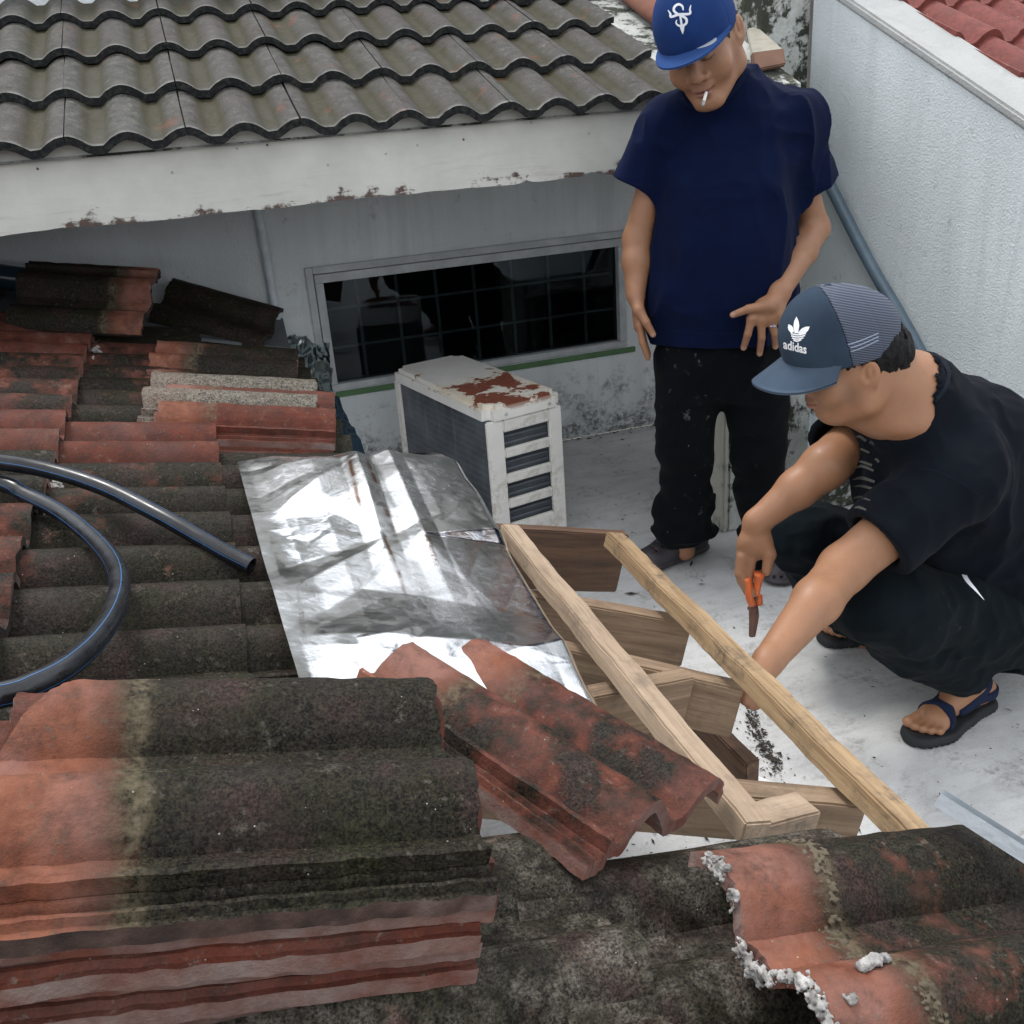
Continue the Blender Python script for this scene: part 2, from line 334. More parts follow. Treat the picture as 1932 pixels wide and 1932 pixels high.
def m_skin(name, base):
    g = G(name, .5); o = g.co(); n1 = g.noise(o, 13, 4, .6); n2 = g.noise(o, 150, 3, .6); n3 = g.noise(o, 45, 4, .65)
    k = g.mix(g.rng(n1, .3, .7), tuple(v * .88 for v in base), (base[0] * 1.08, base[1] * 1.06, base[2] * 1.04))
    k = g.mix(g.math('MULTIPLY', g.rng(n3, .58, .72), .18), k, (base[0] * .75, base[1] * .5, base[2] * .45))
    a = g.new('Attribute', attribute_name='tint'); k = g.mix(a.outputs['Alpha'], k, a.outputs['Color'])
    g.b.inputs['Subsurface Weight'].default_value = .06; g.b.inputs['Subsurface Radius'].default_value = (1, .35, .2); g.b.inputs['Subsurface Scale'].default_value = .008
    g.b.inputs['Specular IOR Level'].default_value = .45
    return g.out(k, g.rng(n3, .3, .7, .40, .58), g.bump(g.math('ADD', g.noise(o, 420, 3, .6), g.math('MULTIPLY', n2, .8)), .16, .0015))
MT = {}
MT['old'] = m_tile_old(); MT['edge'] = m_tile_edge(); MT['grey'] = m_tile_grey(); MT['red'] = m_tile_red()
_g = G('black_algae', .95); _c = _g.co(rnd=True); MT['blackedge'] = _g.out(_g.mix(_g.rng(_g.noise(_c, 70, 5, .7), .45, .8), (.006, .007, .008), (.055, .055, .05)), bump=_g.bump(_g.noise(_c, 90, 4, .7), .8, .006))
MT['wall'] = m_wall('white_plaster', (.70, .735, .75), 1.0, .02, .42)
MT['bound'] = m_wall('bluish_plaster', (.72, .775, .79), .35, .0, .2)
MT['moss'] = m_mossy(); MT['deck'] = m_deck()
MT['batten'] = m_wood('batten_timber', (.25, .175, .115), (.42, .32, .225), .6)
MT['batten_yellow'] = m_wood('batten_timber_yellow', (.19, .115, .055), (.42, .295, .165), .9)
MT['rafter'] = m_wood('rafter_timber', (.135, .085, .050), (.34, .24, .155), .65)
MT['rot'] = m_wood('rotten_timber', (.035, .019, .012), (.15, .080, .042), .9)
MT['foil'] = m_foil(); MT['foil2'] = m_foil('foil_aged', (.50, .58, .60), .5)
def m_fascia():
    g = G('weathered_white_paint', .7); w = g.wpos(); x, y, z = g.sep(w)
    st = g.new('VectorMath', operation='MULTIPLY'); g.put(st.inputs[0], w); st.inputs[1].default_value = (3, 1, 26)
    n1 = g.noise(w, 5, 4); n2 = g.noise(st.outputs[0], 1.6, 6, .7); n3 = g.noise(w, 7, 5, .7); n4 = g.noise(w, 70, 4, .7)
    col = g.mix(g.rng(n1, .3, .7), (.44, .44, .40), (.56, .56, .52))
    low = g.rng(z, 1.35, 1.245)
    rot = g.rng(g.math('ADD', g.math('ADD', n3, g.math('MULTIPLY', g.math('SUBTRACT', n2, .5), .35)), g.math('MULTIPLY', g.rng(z, 1.31, 1.245), .20)), .69, .75)
    col = g.mix(g.math('MULTIPLY', g.rng(n2, .55, .75), g.math('MULTIPLY', low, .75)), col, (.22, .17, .11))
    col = g.mix(rot, col, g.mix(n4, (.035, .022, .018), (.13, .085, .065)))
    h = g.math('SUBTRACT', n2, g.math('MULTIPLY', rot, 2.0))
    return g.out(col, bump=g.bump(h, .35, .004))
MT['fascia'] = m_fascia()
def m_ac():
    g = G('rusty_white_enamel', .38); o = g.co(); x, y, z = g.sep(o)
    n1 = g.noise(o, 9, 5, .65); n2 = g.noise(o, 45, 5, .7); n3 = g.noise(o, 4.3, 4, .6, .5)
    col = g.mix(g.rng(n1, .3, .7), (.66, .645, .60), (.76, .75, .71))
    top = g.rng(z, .535, .553)
    near = g.rng(y, .10, -.22); edge = g.rng(g.math('ABSOLUTE', x), .10, .135, 1, .2)
    rs = g.rng(g.math('ADD', g.math('ADD', n3, g.math('MULTIPLY', g.math('SUBTRACT', n2, .5), .28)), g.math('MULTIPLY', g.math('MULTIPLY', near, edge), .17)), .60, .615)
    halo = g.rng(g.math('ADD', n3, g.math('MULTIPLY', near, .17)), .52, .68)
    col = g.mix(g.math('MULTIPLY', g.math('MULTIPLY', halo, top), .6), col, (.62, .47, .27))
    col = g.mix(g.math('MULTIPLY', rs, top), col, g.mix(g.rng(n2, .3, .7), (.115, .026, .012), (.22, .06, .028)))
    gr = g.math('MULTIPLY', g.rng(g.math('ADD', n1, g.math('MULTIPLY', g.rng(z, .25, .02), .2)), .62, .75), g.rng(n2, .4, .6)); col = g.mix(g.math('MULTIPLY', gr, .45), col, (.26, .22, .17))
    return g.out(col, g.rng(rs, 0, 1, .38, .85), g.bump(g.math('ADD', g.math('MULTIPLY', g.math('MULTIPLY', rs, top), -1.2), g.math('MULTIPLY', n2, .15)), .3, .003))
MT['ac'] = m_ac()
def m_fins():
    g = G('dusty_coil_fins', .6, Metallic=.3); o = g.co(); x, y, z = g.sep(o)
    s = g.math('SINE', g.math('MULTIPLY', y, 2 * math.pi / .0045)); t = g.math('SINE', g.math('MULTIPLY', z, 2 * math.pi / .025))
    n = g.noise(o, 6, 5, .6); st = g.co(scale=(1, 24, 2)); n2 = g.noise(st, 1.5, 4)
    col = g.mix(g.rng(n, .3, .7), (.035, .042, .052), (.13, .15, .17)); col = g.mix(g.math('MULTIPLY', g.rng(n2, .58, .75), .5), col, (.24, .26, .28))
    col = g.mix(g.rng(t, .2, 1, 0, .18), col, (.2, .22, .24))
    return g.out(col, bump=g.bump(g.math('ADD', s, g.math('MULTIPLY', t, .5)), .5, .002))
MT['fins'] = m_fins()
_g = G('window_glass', .02); _nt = _g.nt
_t = _g.new('BsdfTransparent'); _t.inputs[0].default_value = (.50, .55, .56, 1); _gl = _g.new('BsdfGlossy'); _gl.inputs['Roughness'].default_value = .015; _gl.inputs[0].default_value = (.38, .42, .45, 1)
_fr = _g.new('Fresnel'); _fr.inputs['IOR'].default_value = 1.52; _mx = _g.new('MixShader'); _g.put(_mx.inputs[0], _fr.outputs[0]); _g.put(_mx.inputs[1], _t.outputs[0]); _g.put(_mx.inputs[2], _gl.outputs[0])
_g.nt.links.new(_mx.outputs[0], _g.nt.nodes['Material Output'].inputs[0]); MT['glass'] = _g.m
MT['alu'] = plain('grey_frame_paint', (.42, .44, .45), .45); MT['dark_room'] = plain('dark_interior', (.030, .034, .040), .9)
MT['bar'] = plain('grille_paint', (.34, .36, .37), .5); MT['green'] = plain('green_paint', (.085, .17, .075), .75)
MT['pvc'] = plain('white_pvc', (.55, .60, .64), .4); MT['pvc_grey'] = plain('blue_grey_pvc', (.075, .115, .15), .42)
_g = G('black_polyethylene', .34); _c = _g.co(); MT['poly'] = _g.out(_g.mix(_g.rng(_g.noise(_c, 25, 4), .35, .7), (.005, .006, .008), (.016, .019, .024)), _g.rng(_g.noise(_c, 40, 4), .3, .7, .20, .38))
MT['blue'] = plain('blue_stripe', (.03, .11, .27), .4); MT['yellow'] = plain('yellow_print', (.50, .46, .16), .5)
_g = G('lime_mortar', .95); _c = _g.co(); MT['mortar'] = _g.out(_g.mix(_g.rng(_g.noise(_c, 60, 5, .7), .38, .66), (.14, .13, .12), (.52, .51, .49)), bump=_g.bump(_g.noise(_c, 300, 4, .7), .6, .003)); MT['mortar_grey'] = plain('grey_mortar', (.34, .32, .30), .95)
MT['clay'] = plain('bare_clay', (.17, .065, .04), .9)
MT['galv'] = plain('galvanised_steel', (.50, .54, .57), .35, Metallic=.75); MT['screw'] = plain('screw_steel', (.45, .44, .42), .4, Metallic=.8)
MT['rust'] = plain('rusty_steel', (.16, .085, .06), .7, Metallic=.3); MT['dirt'] = plain('dark_debris', (.035, .028, .022), .95); MT['leaf'] = plain('dry_leaf_bits', (.22, .16, .09), .9)
MT['white_plastic'] = plain('white_plastic', (.80, .80, .79), .4); MT['cream'] = plain('cream_gutter_paint', (.62, .60, .46), .5)
MT['bluesheet'] = plain('dark_blue_sheet', (.018, .040, .062), .22)
# ================================================================== SETTING
ground = mk('ground', [(-400, -400, -3.2), (400, -400, -3.2), (400, 400, -3.2), (-400, 400, -3.2)], [(0, 1, 2, 3)], plain('ground_earth', (.12, .11, .09), .95)); prop(ground, kind='structure')
def slab(name, x0, x1, y0, y1, z0, z1, mat, parent=None, bev=0):
    return box(name, (x1 - x0, y1 - y0, z1 - z0), ((x0 + x1) / 2, (y0 + y1) / 2, (z0 + z1) / 2), mat, parent, bev)
deck = slab('roof_deck', -4, 2.30, -2.5, 4.02, -.25, 0, MT['deck']); prop(deck, kind='structure')

# ---------- roof tile meshes (local x down the slope 0..0.42, y across, z up)
def prof_old():
    u = [(0, -.013), (.006, -.013), (.009, -.006), (.013, -.006), (.016, -.013), (.022, -.013), (.025, -.006), (.029, -.006), (.0305, -.010), (.031, .009), (.036, .011), (.044, .003), (.062, .0)]
    for t in np.linspace(.08, .92, 10): u.append((.062 + .103 * t, .042 * math.sin(math.pi * t) ** .78))
    u += [(.168, .0005), (.185, 0), (.204, .0005)]
    for t in np.linspace(.08, .93, 10): u.append((.204 + .116 * t, .043 * math.sin(math.pi * t) ** .78))
    return np.array(u)
def prof_crest():
    u = []
    for t in np.linspace(.5, .97, 6): u.append((.110 * (t - .5), .029 * math.sin(math.pi * t) ** .8))
    u += [(.062, 0), (.088, 0)]
    for t in np.linspace(.05, .95, 11): u.append((.092 + .116 * t, .029 * math.sin(math.pi * t) ** .8))
    u += [(.212, 0), (.236, 0)]
    for t in np.linspace(.03, .5, 6): u.append((.239 + .116 * t, .029 * math.sin(math.pi * t) ** .8))
    return np.array(u)
def tile_mesh(name, prof, thick=.014, L=.42, nx=3, mats=None, jag=0.0, seed=0, rough=0.0, chipx=None, fine=1):
    if fine > 1:
        d = np.r_[0, np.cumsum(np.hypot(*np.diff(prof, axis=0).T))]; s = np.linspace(0, d[-1], len(prof) * fine)
        s = np.sort(np.r_[d, np.setdiff1d(s, d)]); prof = np.c_[np.interp(s, d, prof[:, 0]), np.interp(s, d, prof[:, 1])]
    m = len(prof); xs = np.linspace(0, 1, nx)
    if nx > 4: xs = .5 - .5 * np.cos(np.pi * xs); xs = xs * .6 + np.linspace(0, 1, nx) * .4
    y = prof[:, 0]; z = prof[:, 1]
    U, S = np.meshgrid(np.arange(m), xs, indexing='ij')
    X = S * L; Yv = y[U] + 0 * X; Zv = z[U] + 0 * X
    if jag:
        yy_ = np.stack([y, y * 0 + seed, y * 0], -1)
        e0 = fbm(yy_, 130, 3, seed) * jag * .35 + np.maximum(0, fbm(yy_, 26, 3, seed + 7) - .45) * jag * 2.5
        e1 = fbm(yy_, 130, 3, seed + 3) * jag * .35 - np.maximum(0, fbm(yy_, 26, 3, seed + 9) - .45) * jag * 2.5
        X = (e0[:, None] + (L + e1 - e0)[:, None] * S)
        if chipx is not None: X = np.maximum(X, chipx(y)[:, None] + 0 * S) if False else X + np.maximum(0, chipx(y))[:, None] * (1 - S)
        s0 = fbm(np.stack([xs * L, xs * 0, xs * 0 + seed], -1), 110, 3, seed + 5) * jag * .12 + np.maximum(0, fbm(np.stack([xs * L, xs * 0, xs * 0 + seed], -1), 18, 3, seed + 6) - .5) * jag * .9
        Yv = Yv + s0[None, :] * np.clip(1 - y / .03, 0, 1)[:, None]
    if rough:
        Zv = Zv + fbm(np.stack([X, Yv, X * 0 + seed], -1), 60, 3, seed + 2) * rough
    top = np.stack([X, Yv, Zv], -1).reshape(-1, 3)
    nyz = np.gradient(prof, axis=0); nn = np.stack([-nyz[:, 1], nyz[:, 0]], -1); nn /= np.linalg.norm(nn, axis=1)[:, None] + 1e-9
    off = np.zeros((m, len(xs), 3)); off[..., 2] = -thick; off[..., 1] = -(nn[:, 0] * thick * .35)[:, None]
    if jag: off[..., 0] = 0
    bot = top + off.reshape(-1, 3)
    n = m * nx; V = np.vstack([top, bot]); F = []; MI = []
    def vid(i, j, b=0): return b * n + i * nx + j
    for i in range(m - 1):
        for j in range(nx - 1):
            F.append((vid(i, j), vid(i, j + 1), vid(i + 1, j + 1), vid(i + 1, j))); MI.append(0)
            F.append((vid(i, j, 1), vid(i + 1, j, 1), vid(i + 1, j + 1, 1), vid(i, j + 1, 1))); MI.append(1)
    for i in range(m - 1):
        F.append((vid(i, nx - 1), vid(i, nx - 1, 1), vid(i + 1, nx - 1, 1), vid(i + 1, nx - 1))); MI.append(1)
        F.append((vid(i, 0), vid(i + 1, 0), vid(i + 1, 0, 1), vid(i, 0, 1))); MI.append(1)
    for j in range(nx - 1):
        F.append((vid(0, j), vid(0, j, 1), vid(0, j + 1, 1), vid(0, j + 1))); MI.append(1)
        F.append((vid(m - 1, j), vid(m - 1, j + 1), vid(m - 1, j + 1, 1), vid(m - 1, j, 1))); MI.append(1)
    me = bpy.data.meshes.new(name); me.from_pydata([tuple(v) for v in V.tolist()], [], F)
    for q in mats: me.materials.append(q)
    me.polygons.foreach_set('material_index', MI)
    me.polygons.foreach_set('use_smooth', [k == 0 for k in MI]); me.update()
    bm = bmesh.new(); bm.from_mesh(me)
    for e in bm.edges:
        if len(e.link_faces) == 2 and e.link_faces[0].material_index != e.link_faces[1].material_index: e.smooth = False
        elif len(e.link_faces) == 2 and e.calc_face_angle(0) > .7: e.smooth = False
    bm.to_mesh(me); bm.free()
    return me

# ---------- the house with the long window
house = empty('house', (.9, 4.02, 0)); prop(house, 'white plastered house with mossy grey tiled roof above a long dark window', 'house')
hm = house.matrix_basis.inverted() if False else Matrix.Translation((-.9, -4.02, 0))
def hpart(o, parent=house):
    o.parent = parent
    return o
YW = 4.025
WX0, WX1 = on_y(590, 520, YW)[0], on_y(1178, 455, YW)[0]; WZ0, WZ1 = .398, .884
wx = [-4.0, WX0, WX1, 2.9]; wz = [0.001, WZ0, WZ1, 2.2]
V = []; F = []
for yy in (YW, YW + .14):
    for z in wz:
        for x in wx: V.append((x - .9, yy - 4.02, z))
for b in (0, 16):
    for j in range(3):
        for i in range(3):
            if i == 1 and j == 1: continue
            q = (b + j * 4 + i, b + j * 4 + i + 1, b + (j + 1) * 4 + i + 1, b + (j + 1) * 4 + i); F.append(q if b == 0 else q[::-1])
for a, c in ((5, 6), (6, 10), (10, 9), (9, 5)): F.append((a, a + 16, c + 16, c))
mk('wall', V, F, MT['wall'], house)
window = empty('window', (0, 0, 0), parent=house)
def wbar(name, x0, x1, y0, y1, z0, z1, mat, par=window, bev=.002): return slab(name, x0 - .9, x1 - .9, y0 - 4.02, y1 - 4.02, z0, z1, mat, par, bev)
fw = .036
wbar('frame', WX0 + .003, WX1 - .003, YW - .012, YW + .06, WZ1 - fw, WZ1 - .002, MT['alu'])
wbar('frame', WX0 + .003, WX1 - .003, YW - .012, YW + .06, WZ0 + .002, WZ0 + fw * .8, MT['alu'])
wbar('frame', WX0 + .003, WX0 + fw, YW - .012, YW + .06, WZ0 + fw * .8 + .001, WZ1 - fw - .001, MT['alu'])
wbar('frame', WX1 - fw, WX1 - .003, YW - .012, YW + .06, WZ0 + fw * .8 + .001, WZ1 - fw - .001, MT['alu'])
wbar('frame', WX0 - .03, WX0 - .001, YW - .016, YW - .001, WZ0 - .004, WZ1 + .03, MT['alu'])          # outer architrave
wbar('frame', WX0 + .0005, WX1 + .03, YW - .016, YW - .001, WZ1 + .002, WZ1 + .03, MT['alu'])
wbar('pane', WX0 + fw + .001, WX1 - fw - .001, YW + .022, YW + .027, WZ0 + fw * .8 + .001, WZ1 - fw - .001, MT['glass'], bev=0)
for k in range(1, 8): xx = WX0 + (WX1 - WX0) * k / 8 + .01; wbar('grille_bar', xx - .006, xx + .006, YW + .09, YW + .10, WZ0 + .02, WZ1 - .02, MT['bar'], bev=0)
for k in (1, 2): zz = WZ0 + (WZ1 - WZ0) * k / 3; wbar('grille_bar', WX0 + .02, WX1 - .02, YW + .078, YW + .088, zz - .005, zz + .005, MT['bar'], bev=0)
sb = wbar('sill', WX0 + .02, WX1 + .04, YW - .010, YW - .001, WZ0 - .030, WZ0 - .005, MT['green'], bev=.003)
# dark room behind the glass
rb = bmesh.new(); bmesh.ops.create_cube(rb, size=1)
for v in rb.verts: v.co = Vector((v.co.x * 2.2 + .25, v.co.y * 1.2 + .76, v.co.z * 1.6 + .75))
bmesh.ops.delete(rb, geom=[f for f in rb.faces if f.normal.y < -.5], context='FACES'); bmesh.ops.reverse_faces(rb, faces=rb.faces[:])
bm_obj('interior', rb, MT['dark_room'], house)
# wall pipe
pp = [on_y(486, 398, YW - .02), on_y(498, 460, YW - .02), on_y(515, 560, YW - .022), on_y(531, 650, YW - .024)]
pth = smooth_path([p - np.array([.9, 4.02, 0]) for p in ([pp[0] + (0, 0, .15)] + pp + [pp[-1] - (-.01, 0, .25)])], 6)
v, f = tube(pth, .017, 12, up=(0, 1, 0)); mk('conduit_pipe', v, f, MT['pvc'], house, True)
# fascia board with chipped lower edge
FY = 2.945; fz0, fz1 = 1.245, 1.455; nseg = 260; xs = np.linspace(-3.2, 1.84, nseg)
lo = fz0 + fbm(np.stack([xs, xs * 0, xs * 0], -1), 7, 5, 3) * .004 + np.maximum(0, fbm(np.stack([xs, xs * 0 + 4, xs * 0], -1), 9, 4, 8) - .5) * .03
V = []; F = []
for yy in (FY, FY + .024):
    for x, z in zip(xs, lo): V += [(x - .9, yy - 4.02, z), (x - .9, yy - 4.02, .5 * (z + fz1)), (x - .9, yy - 4.02, fz1)]
nn = nseg * 3
for i in range(nseg - 1):
    a = i * 3
    for j in (0, 1): F += [(a + j, a + j + 3, a + j + 4, a + j + 1), (nn + a + j, nn + a + j + 1, nn + a + j + 4, nn + a + j + 3)]
    F += [(a, nn + a, nn + a + 3, a + 3), (a + 2, a + 5, nn + a + 5, nn + a + 2)]
fascia = mk('fascia_board', V, F, MT['fascia'], house)
for k in range(15):                                                     # nail heads
    x = -.9 + k * .19 + random.uniform(-.08, .08); z = random.choice((1.41, 1.36, 1.38, 1.30)) + random.uniform(-.015, .015)
    b = bmesh.new(); bmesh.ops.create_cone(b, cap_ends=True, segments=8, radius1=.0035, radius2=.0025, depth=.003)
    o = bm_obj('nail', b, MT['rust'] if k % 3 == 0 else MT['bar'], fascia); o.location = (x - .9, FY - .0015 - 4.02, z); o.rotation_euler = (R_(90), 0, 0)
slab('soffit', -3.2 - .9, 1.83 - .9, FY + .03 - 4.02, YW - .002 - 4.02, 1.275, 1.285, MT['fascia'], house)
# roof
US = R_(22); UC, USN = math.cos(US), math.sin(US)
EX = .32; UE = np.array([0, 2.895, 1.447])           # pan line at the eave
roof_m = frame_mat((0, 0, 0), (0, -UC, -USN), (1, 0, 0))
rp = [(x - .9, 2.93 - 4.02 + a * UC, 1.42 + a * USN) for a in (0, 3.4) for x in (-3.3, 1.83)]
roof = mk('roof', [*rp], [(0, 1, 3, 2)], MT['moss'], house)
tg = tile_mesh('roof_tile', prof_crest(), .020, .42, 3, [MT['grey'], MT['blackedge']])
tg2 = tile_mesh('roof_tile', prof_crest(), .022, .42, 9, [MT['grey'], MT['blackedge']], .006, 5)
tilt = .026 / EX
xv = np.array((0, -math.cos(US - tilt), -math.sin(US - tilt)))
for r in range(10):
    for c in range(-9, 9):
        x0 = -.253 + c * .30
        if x0 < -1.9 or x0 > 1.5: continue
        tail = UE + np.array([x0 + random.uniform(-.0015, .0015), r * EX * UC, r * EX * USN]) + np.array([0, random.uniform(-.005, .005), 0])
        head = tail - xv * .42
        o = link('roof_tile', tg2 if r < 2 else tg, roof); o.matrix_local = frame_mat(head - np.array([.9, 4.02, 0]), xv, (1, 0, 0)) @ Matrix.Rotation(random.uniform(-.003, .003), 4, 'Z')
        o.color = (random.random() ** 1.5 if x0 < 0 else random.uniform(.4, 1), random.random(), 0, 1)

# ---------- boundary wall on the right with sloping coping, red neighbouring roof
XR = 2.30
pa, pb = on_x(1605, 0, XR), on_x(1932, 222, XR); sl_ = (pa[2] - pb[2]) / (pa[1] - pb[1])
def ztop(Y): return pb[2] + sl_ * (Y - pb[1])
Y0, Y1 = .35, on_x(1526, 200, XR)[1] 
bw = empty('boundary_wall', (XR, 2, 0)); prop(bw, 'tall pale blue-grey plastered wall with a sloping white coping', 'wall')
V = []
ys = np.linspace(Y0, Y1, 2)
for X in (XR, XR + .16):
    for Y in ys: V += [(X - XR, Y - 2, -.25), (X - XR, Y - 2, ztop(Y) - .03)]
mk('wall', V, [(0, 2, 3, 1)[::-1], (4, 5, 7, 6)[::-1], (0, 1, 5, 4), (2, 6, 7, 3), (1, 3, 7, 5)], MT['bound'], bw)
V = []
for X in (XR - .006, XR + .19):
    for Y in (Y0 - .02, Y1 + .02): V += [(X - XR, Y - 2, ztop(Y) - .029), (X - XR, Y - 2, ztop(Y) + .004)]
cpm = m_wall('white_coping', (.43, .44, .43), .0); 
b = bmesh.new(); vs = [b.verts.new(v) for v in V]
for q in [(0, 2, 3, 1)[::-1], (4, 5, 7, 6)[::-1], (0, 1, 5, 4), (2, 6, 7, 3), (1, 3, 7, 5), (0, 4, 6, 2)]: b.faces.new([vs[i] for i in q])
bmesh.ops.recalc_face_normals(b, faces=b.faces[:]); bmesh.ops.bevel(b, geom=list(b.edges), offset=.008, segments=2, affect='EDGES')
bm_obj('coping', b, cpm, bw)
nroof = empty('neighbour_roof', (XR + .2, 2.5, ztop(2.5))); prop(nroof, 'red clay tiled roof beyond the sloping coping', 'roof')
sa = math.atan(sl_); rx = np.array((0, -math.cos(sa - .07), -math.sin(sa - .07)))
tr = tile_mesh('roof_tile', prof_crest() * np.array([1, 1.45]), .022, .42, 5, [MT['red'], MT['red']], .004, 3)
base = np.array([XR + .215, 2.5, ztop(2.5)])
mk('roof_deck_board', [(0.0, -.55, -.55 * sl_ - .07), (2.6, -.55, -.55 * sl_ - .07), (2.6, 3, 3 * sl_ - .07), (0.0, 3, 3 * sl_ - .07)], [(0, 1, 2, 3)], MT['red'], nroof)
for r in range(7):
    for c in range(7):
        yt = -.20 + r * .29 
        t = np.array([c * .30 - .03, yt, yt * sl_ - .025]); hd = t - rx * .42
        o = link('roof_tile', tr, nroof); o.matrix_local = frame_mat(hd, rx, (1, 0, 0))
# cream gutter below the red tiles
gp = [np.array([-.02, -.27, -.27 * sl_ - .045]), np.array([2.5, -.27, -.27 * sl_ - .045])]
v, f = tube(np.linspace(gp[0], gp[1], 6), .05, 16); mk('gutter', v, f, MT['cream'], nroof, True)

# ---------- mossy party wall and pillar behind the man's head, verge tiles
pw = slab('party_wall', 1.62, 1.82, 2.96, 4.0, 0.2, 1.2, MT['moss']);
COL.objects.unlink(pw); bpy.data.objects.remove(pw)
V = []
for X in (1.84, 2.0):
    for Y, z in ((3.02, 1.46), (5.2, 2.36)): V += [(X, Y, 1.24), (X, Y, z)]
pw = mk('party_wall', V, [(0, 2, 3, 1)[::-1], (4, 5, 7, 6)[::-1], (0, 1, 5, 4), (2, 6, 7, 3), (1, 3, 7, 5)], MT['moss']); prop(pw, 'black mossy masonry upstand at the end of the grey tiled roof', 'wall')
pil = empty('pillar', (2.19, 3.6, 0)); prop(pil, 'peeling white pillar with black mould beside the pale boundary wall', 'pillar')
bp = slab('shaft', -.09, .11, -.165, .10, 0, 2.3, MT['moss'], pil)
vt = empty('verge_capping', (2.02, 3.2, 1.3)); prop(vt, 'rust-edged concrete verge capping beside the mossy upstand', 'capping')
c0 = on_y(1418, 62, 3.12); 
def quad_slab(name, pts, th, mat, par, org):
    P = [np.asarray(p) - org for p in pts]; nrm = np.cross(P[1] - P[0], P[3] - P[0]); nrm /= np.linalg.norm(nrm)
    if nrm[2] < 0: nrm = -nrm
    V = P + [p - nrm * th for p in P]
    b = bmesh.new(); vs = [b.verts.new(v) for v in V]
    for q in ((0, 1, 2, 3), (7, 6, 5, 4), (0, 4, 5, 1), (1, 5, 6, 2), (2, 6, 7, 3), (3, 7, 4, 0)): b.faces.new([vs[i] for i in q])
    bmesh.ops.recalc_face_normals(b, faces=b.faces[:]); bmesh.ops.bevel(b, geom=list(b.edges), offset=min(.006, th * .2), segments=2, affect='EDGES')
    return bm_obj(name, b, mat, par)
og = np.array([2.02, 3.2, 1.3])
quad_slab('slab', [on_y(1408, 55, 3.5), on_y(1428, 48, 3.5), on_y(1478, 92, 3.15), on_y(1418, 100, 3.15)], .02, plain('aged_concrete', (.30, .28, .23), .9), vt, og)
quad_slab('rusty_edge', [on_y(1419, 98, 3.14), on_y(1479, 90, 3.14), on_y(1484, 120, 3.10), on_y(1424, 132, 3.10)], .02, plain('rusty_clay', (.16, .085, .055), .85), vt, og)
vr = empty('verge_tiles', (1.45, 3.3, 1.6)); prop(vr, 'terracotta verge tiles closing the end of the grey tiled roof', 'tiles')
for k in range(3):
    P = UE + np.array([1.76 - .0 * k, .12 + k * .40 * UC, .05 + k * .40 * USN])
    b = bmesh.new(); bmesh.ops.create_cone(b, cap_ends=True, segments=20, radius1=.06, radius2=.05, depth=.44)
    for v in b.verts: v.co = Vector((v.co.x, v.co.y * .62, v.co.z))
    o = bm_obj('verge_tile', b, MT['clay'], vr, True); o.matrix_local = Matrix.Translation(Vector(P + np.array([0, .2 * UC, .2 * USN])) - Vector((1.45, 3.3, 1.6))) @ Matrix.Rotation(US + R_(90), 4, 'X')

# ---------- low mouldy pier behind the men
pc = on_z(1372, 1005, 0); ph = on_y(1500, 748, pc[1])[2]
pier = empty('pier', (pc[0] + .3, pc[1] + .2, 0)); prop(pier, 'low mouldy white masonry pier behind the standing man', 'pier')
def pslab(n, x0, x1, y0, y1, z0, z1, m): return slab(n, x0 - .3, x1 - .3, y0 - .2, y1 - .2, z0, z1, m, pier, .006)
pslab('core', .004, XR - pc[0] - .003, .004, .5, 0.001, ph + .03, MT['moss'])
pslab('side_board', -.018, .002, .0, .42, 0.001, ph + .10, m_wall('grimy_board', (.50, .49, .43), .8, .0, .5))
pslab('cap', -.022, XR - pc[0] - .004, -.012, .5, ph + .031, ph + .055, MT['moss'])
mb = empty('metal_bracket', (1.95, 2.72, .4)); prop(mb, 'bent light grey metal sheet propped against the mouldy pier', 'metal sheet')
bq = [on_y(1528, 778, 2.72), on_y(1545, 790, 2.72), on_y(1535, 905, 2.66), on_y(1520, 900, 2.66)]
quad_slab('sheet', bq, .004, MT['galv'], mb, np.array([1.95, 2.72, .4]))
quad_slab('flange', [bq[1], on_y(1562, 800, 2.75), on_y(1552, 900, 2.69), bq[2]], .004, MT['galv'], mb, np.array([1.95, 2.72, .4]))
# leaning blue-grey pipe against the boundary wall
v, f = tube(smooth_path([on_x(1540, 300, XR - .035), on_x(1572, 362, XR - .035), on_x(1640, 495, XR - .035), on_x(1700, 598, XR - .035), on_x(1765, 720, XR - .035), on_x(1840, 880, XR - .035)], 8), .021, 16)
lp = mk('leaning_pipe', v, f, MT['pvc_grey'], None, True); prop(lp, 'blue-grey pipe leaning against the pale boundary wall', 'pipe')
# ================================================================== ROOF UNDER REPAIR
froof = empty('tiled_roof', tuple(roof_pt(.3, 1.5))); prop(froof, 'low roof of mossy terracotta tiles partly stripped to bare timber', 'roof')
FO = roof_pt(.3, 1.5)
told = [tile_mesh('roof_tile', prof_old(), .015, .42, 12, [MT['old'], MT['edge']], .0035, s, .0009) for s in (11, 12, 13, 14)]
tshort = tile_mesh('roof_tile', prof_old(), .015, .165, 8, [MT['old'], MT['edge']], .0035, 16, .0009)
CEX = .3255
def put_tile(me, tail, xdir, ydir=(0, 1, 0), parent=None, color=None, rot=0.0, name='roof_tile', org=None, L=.42):
    xdir = np.asarray(xdir, float); xdir /= np.linalg.norm(xdir)
    hd = np.asarray(tail) - xdir * L
    if org is not None: hd = hd - org
    o = link(name, me, parent); o.matrix_local = frame_mat(hd, xdir, ydir) @ Matrix.Rotation(rot, 4, 'Z')
    o.color = color if color else (random.random(), 0, random.random(), 1)
    return o
ftilt = TH - .027 / CEX
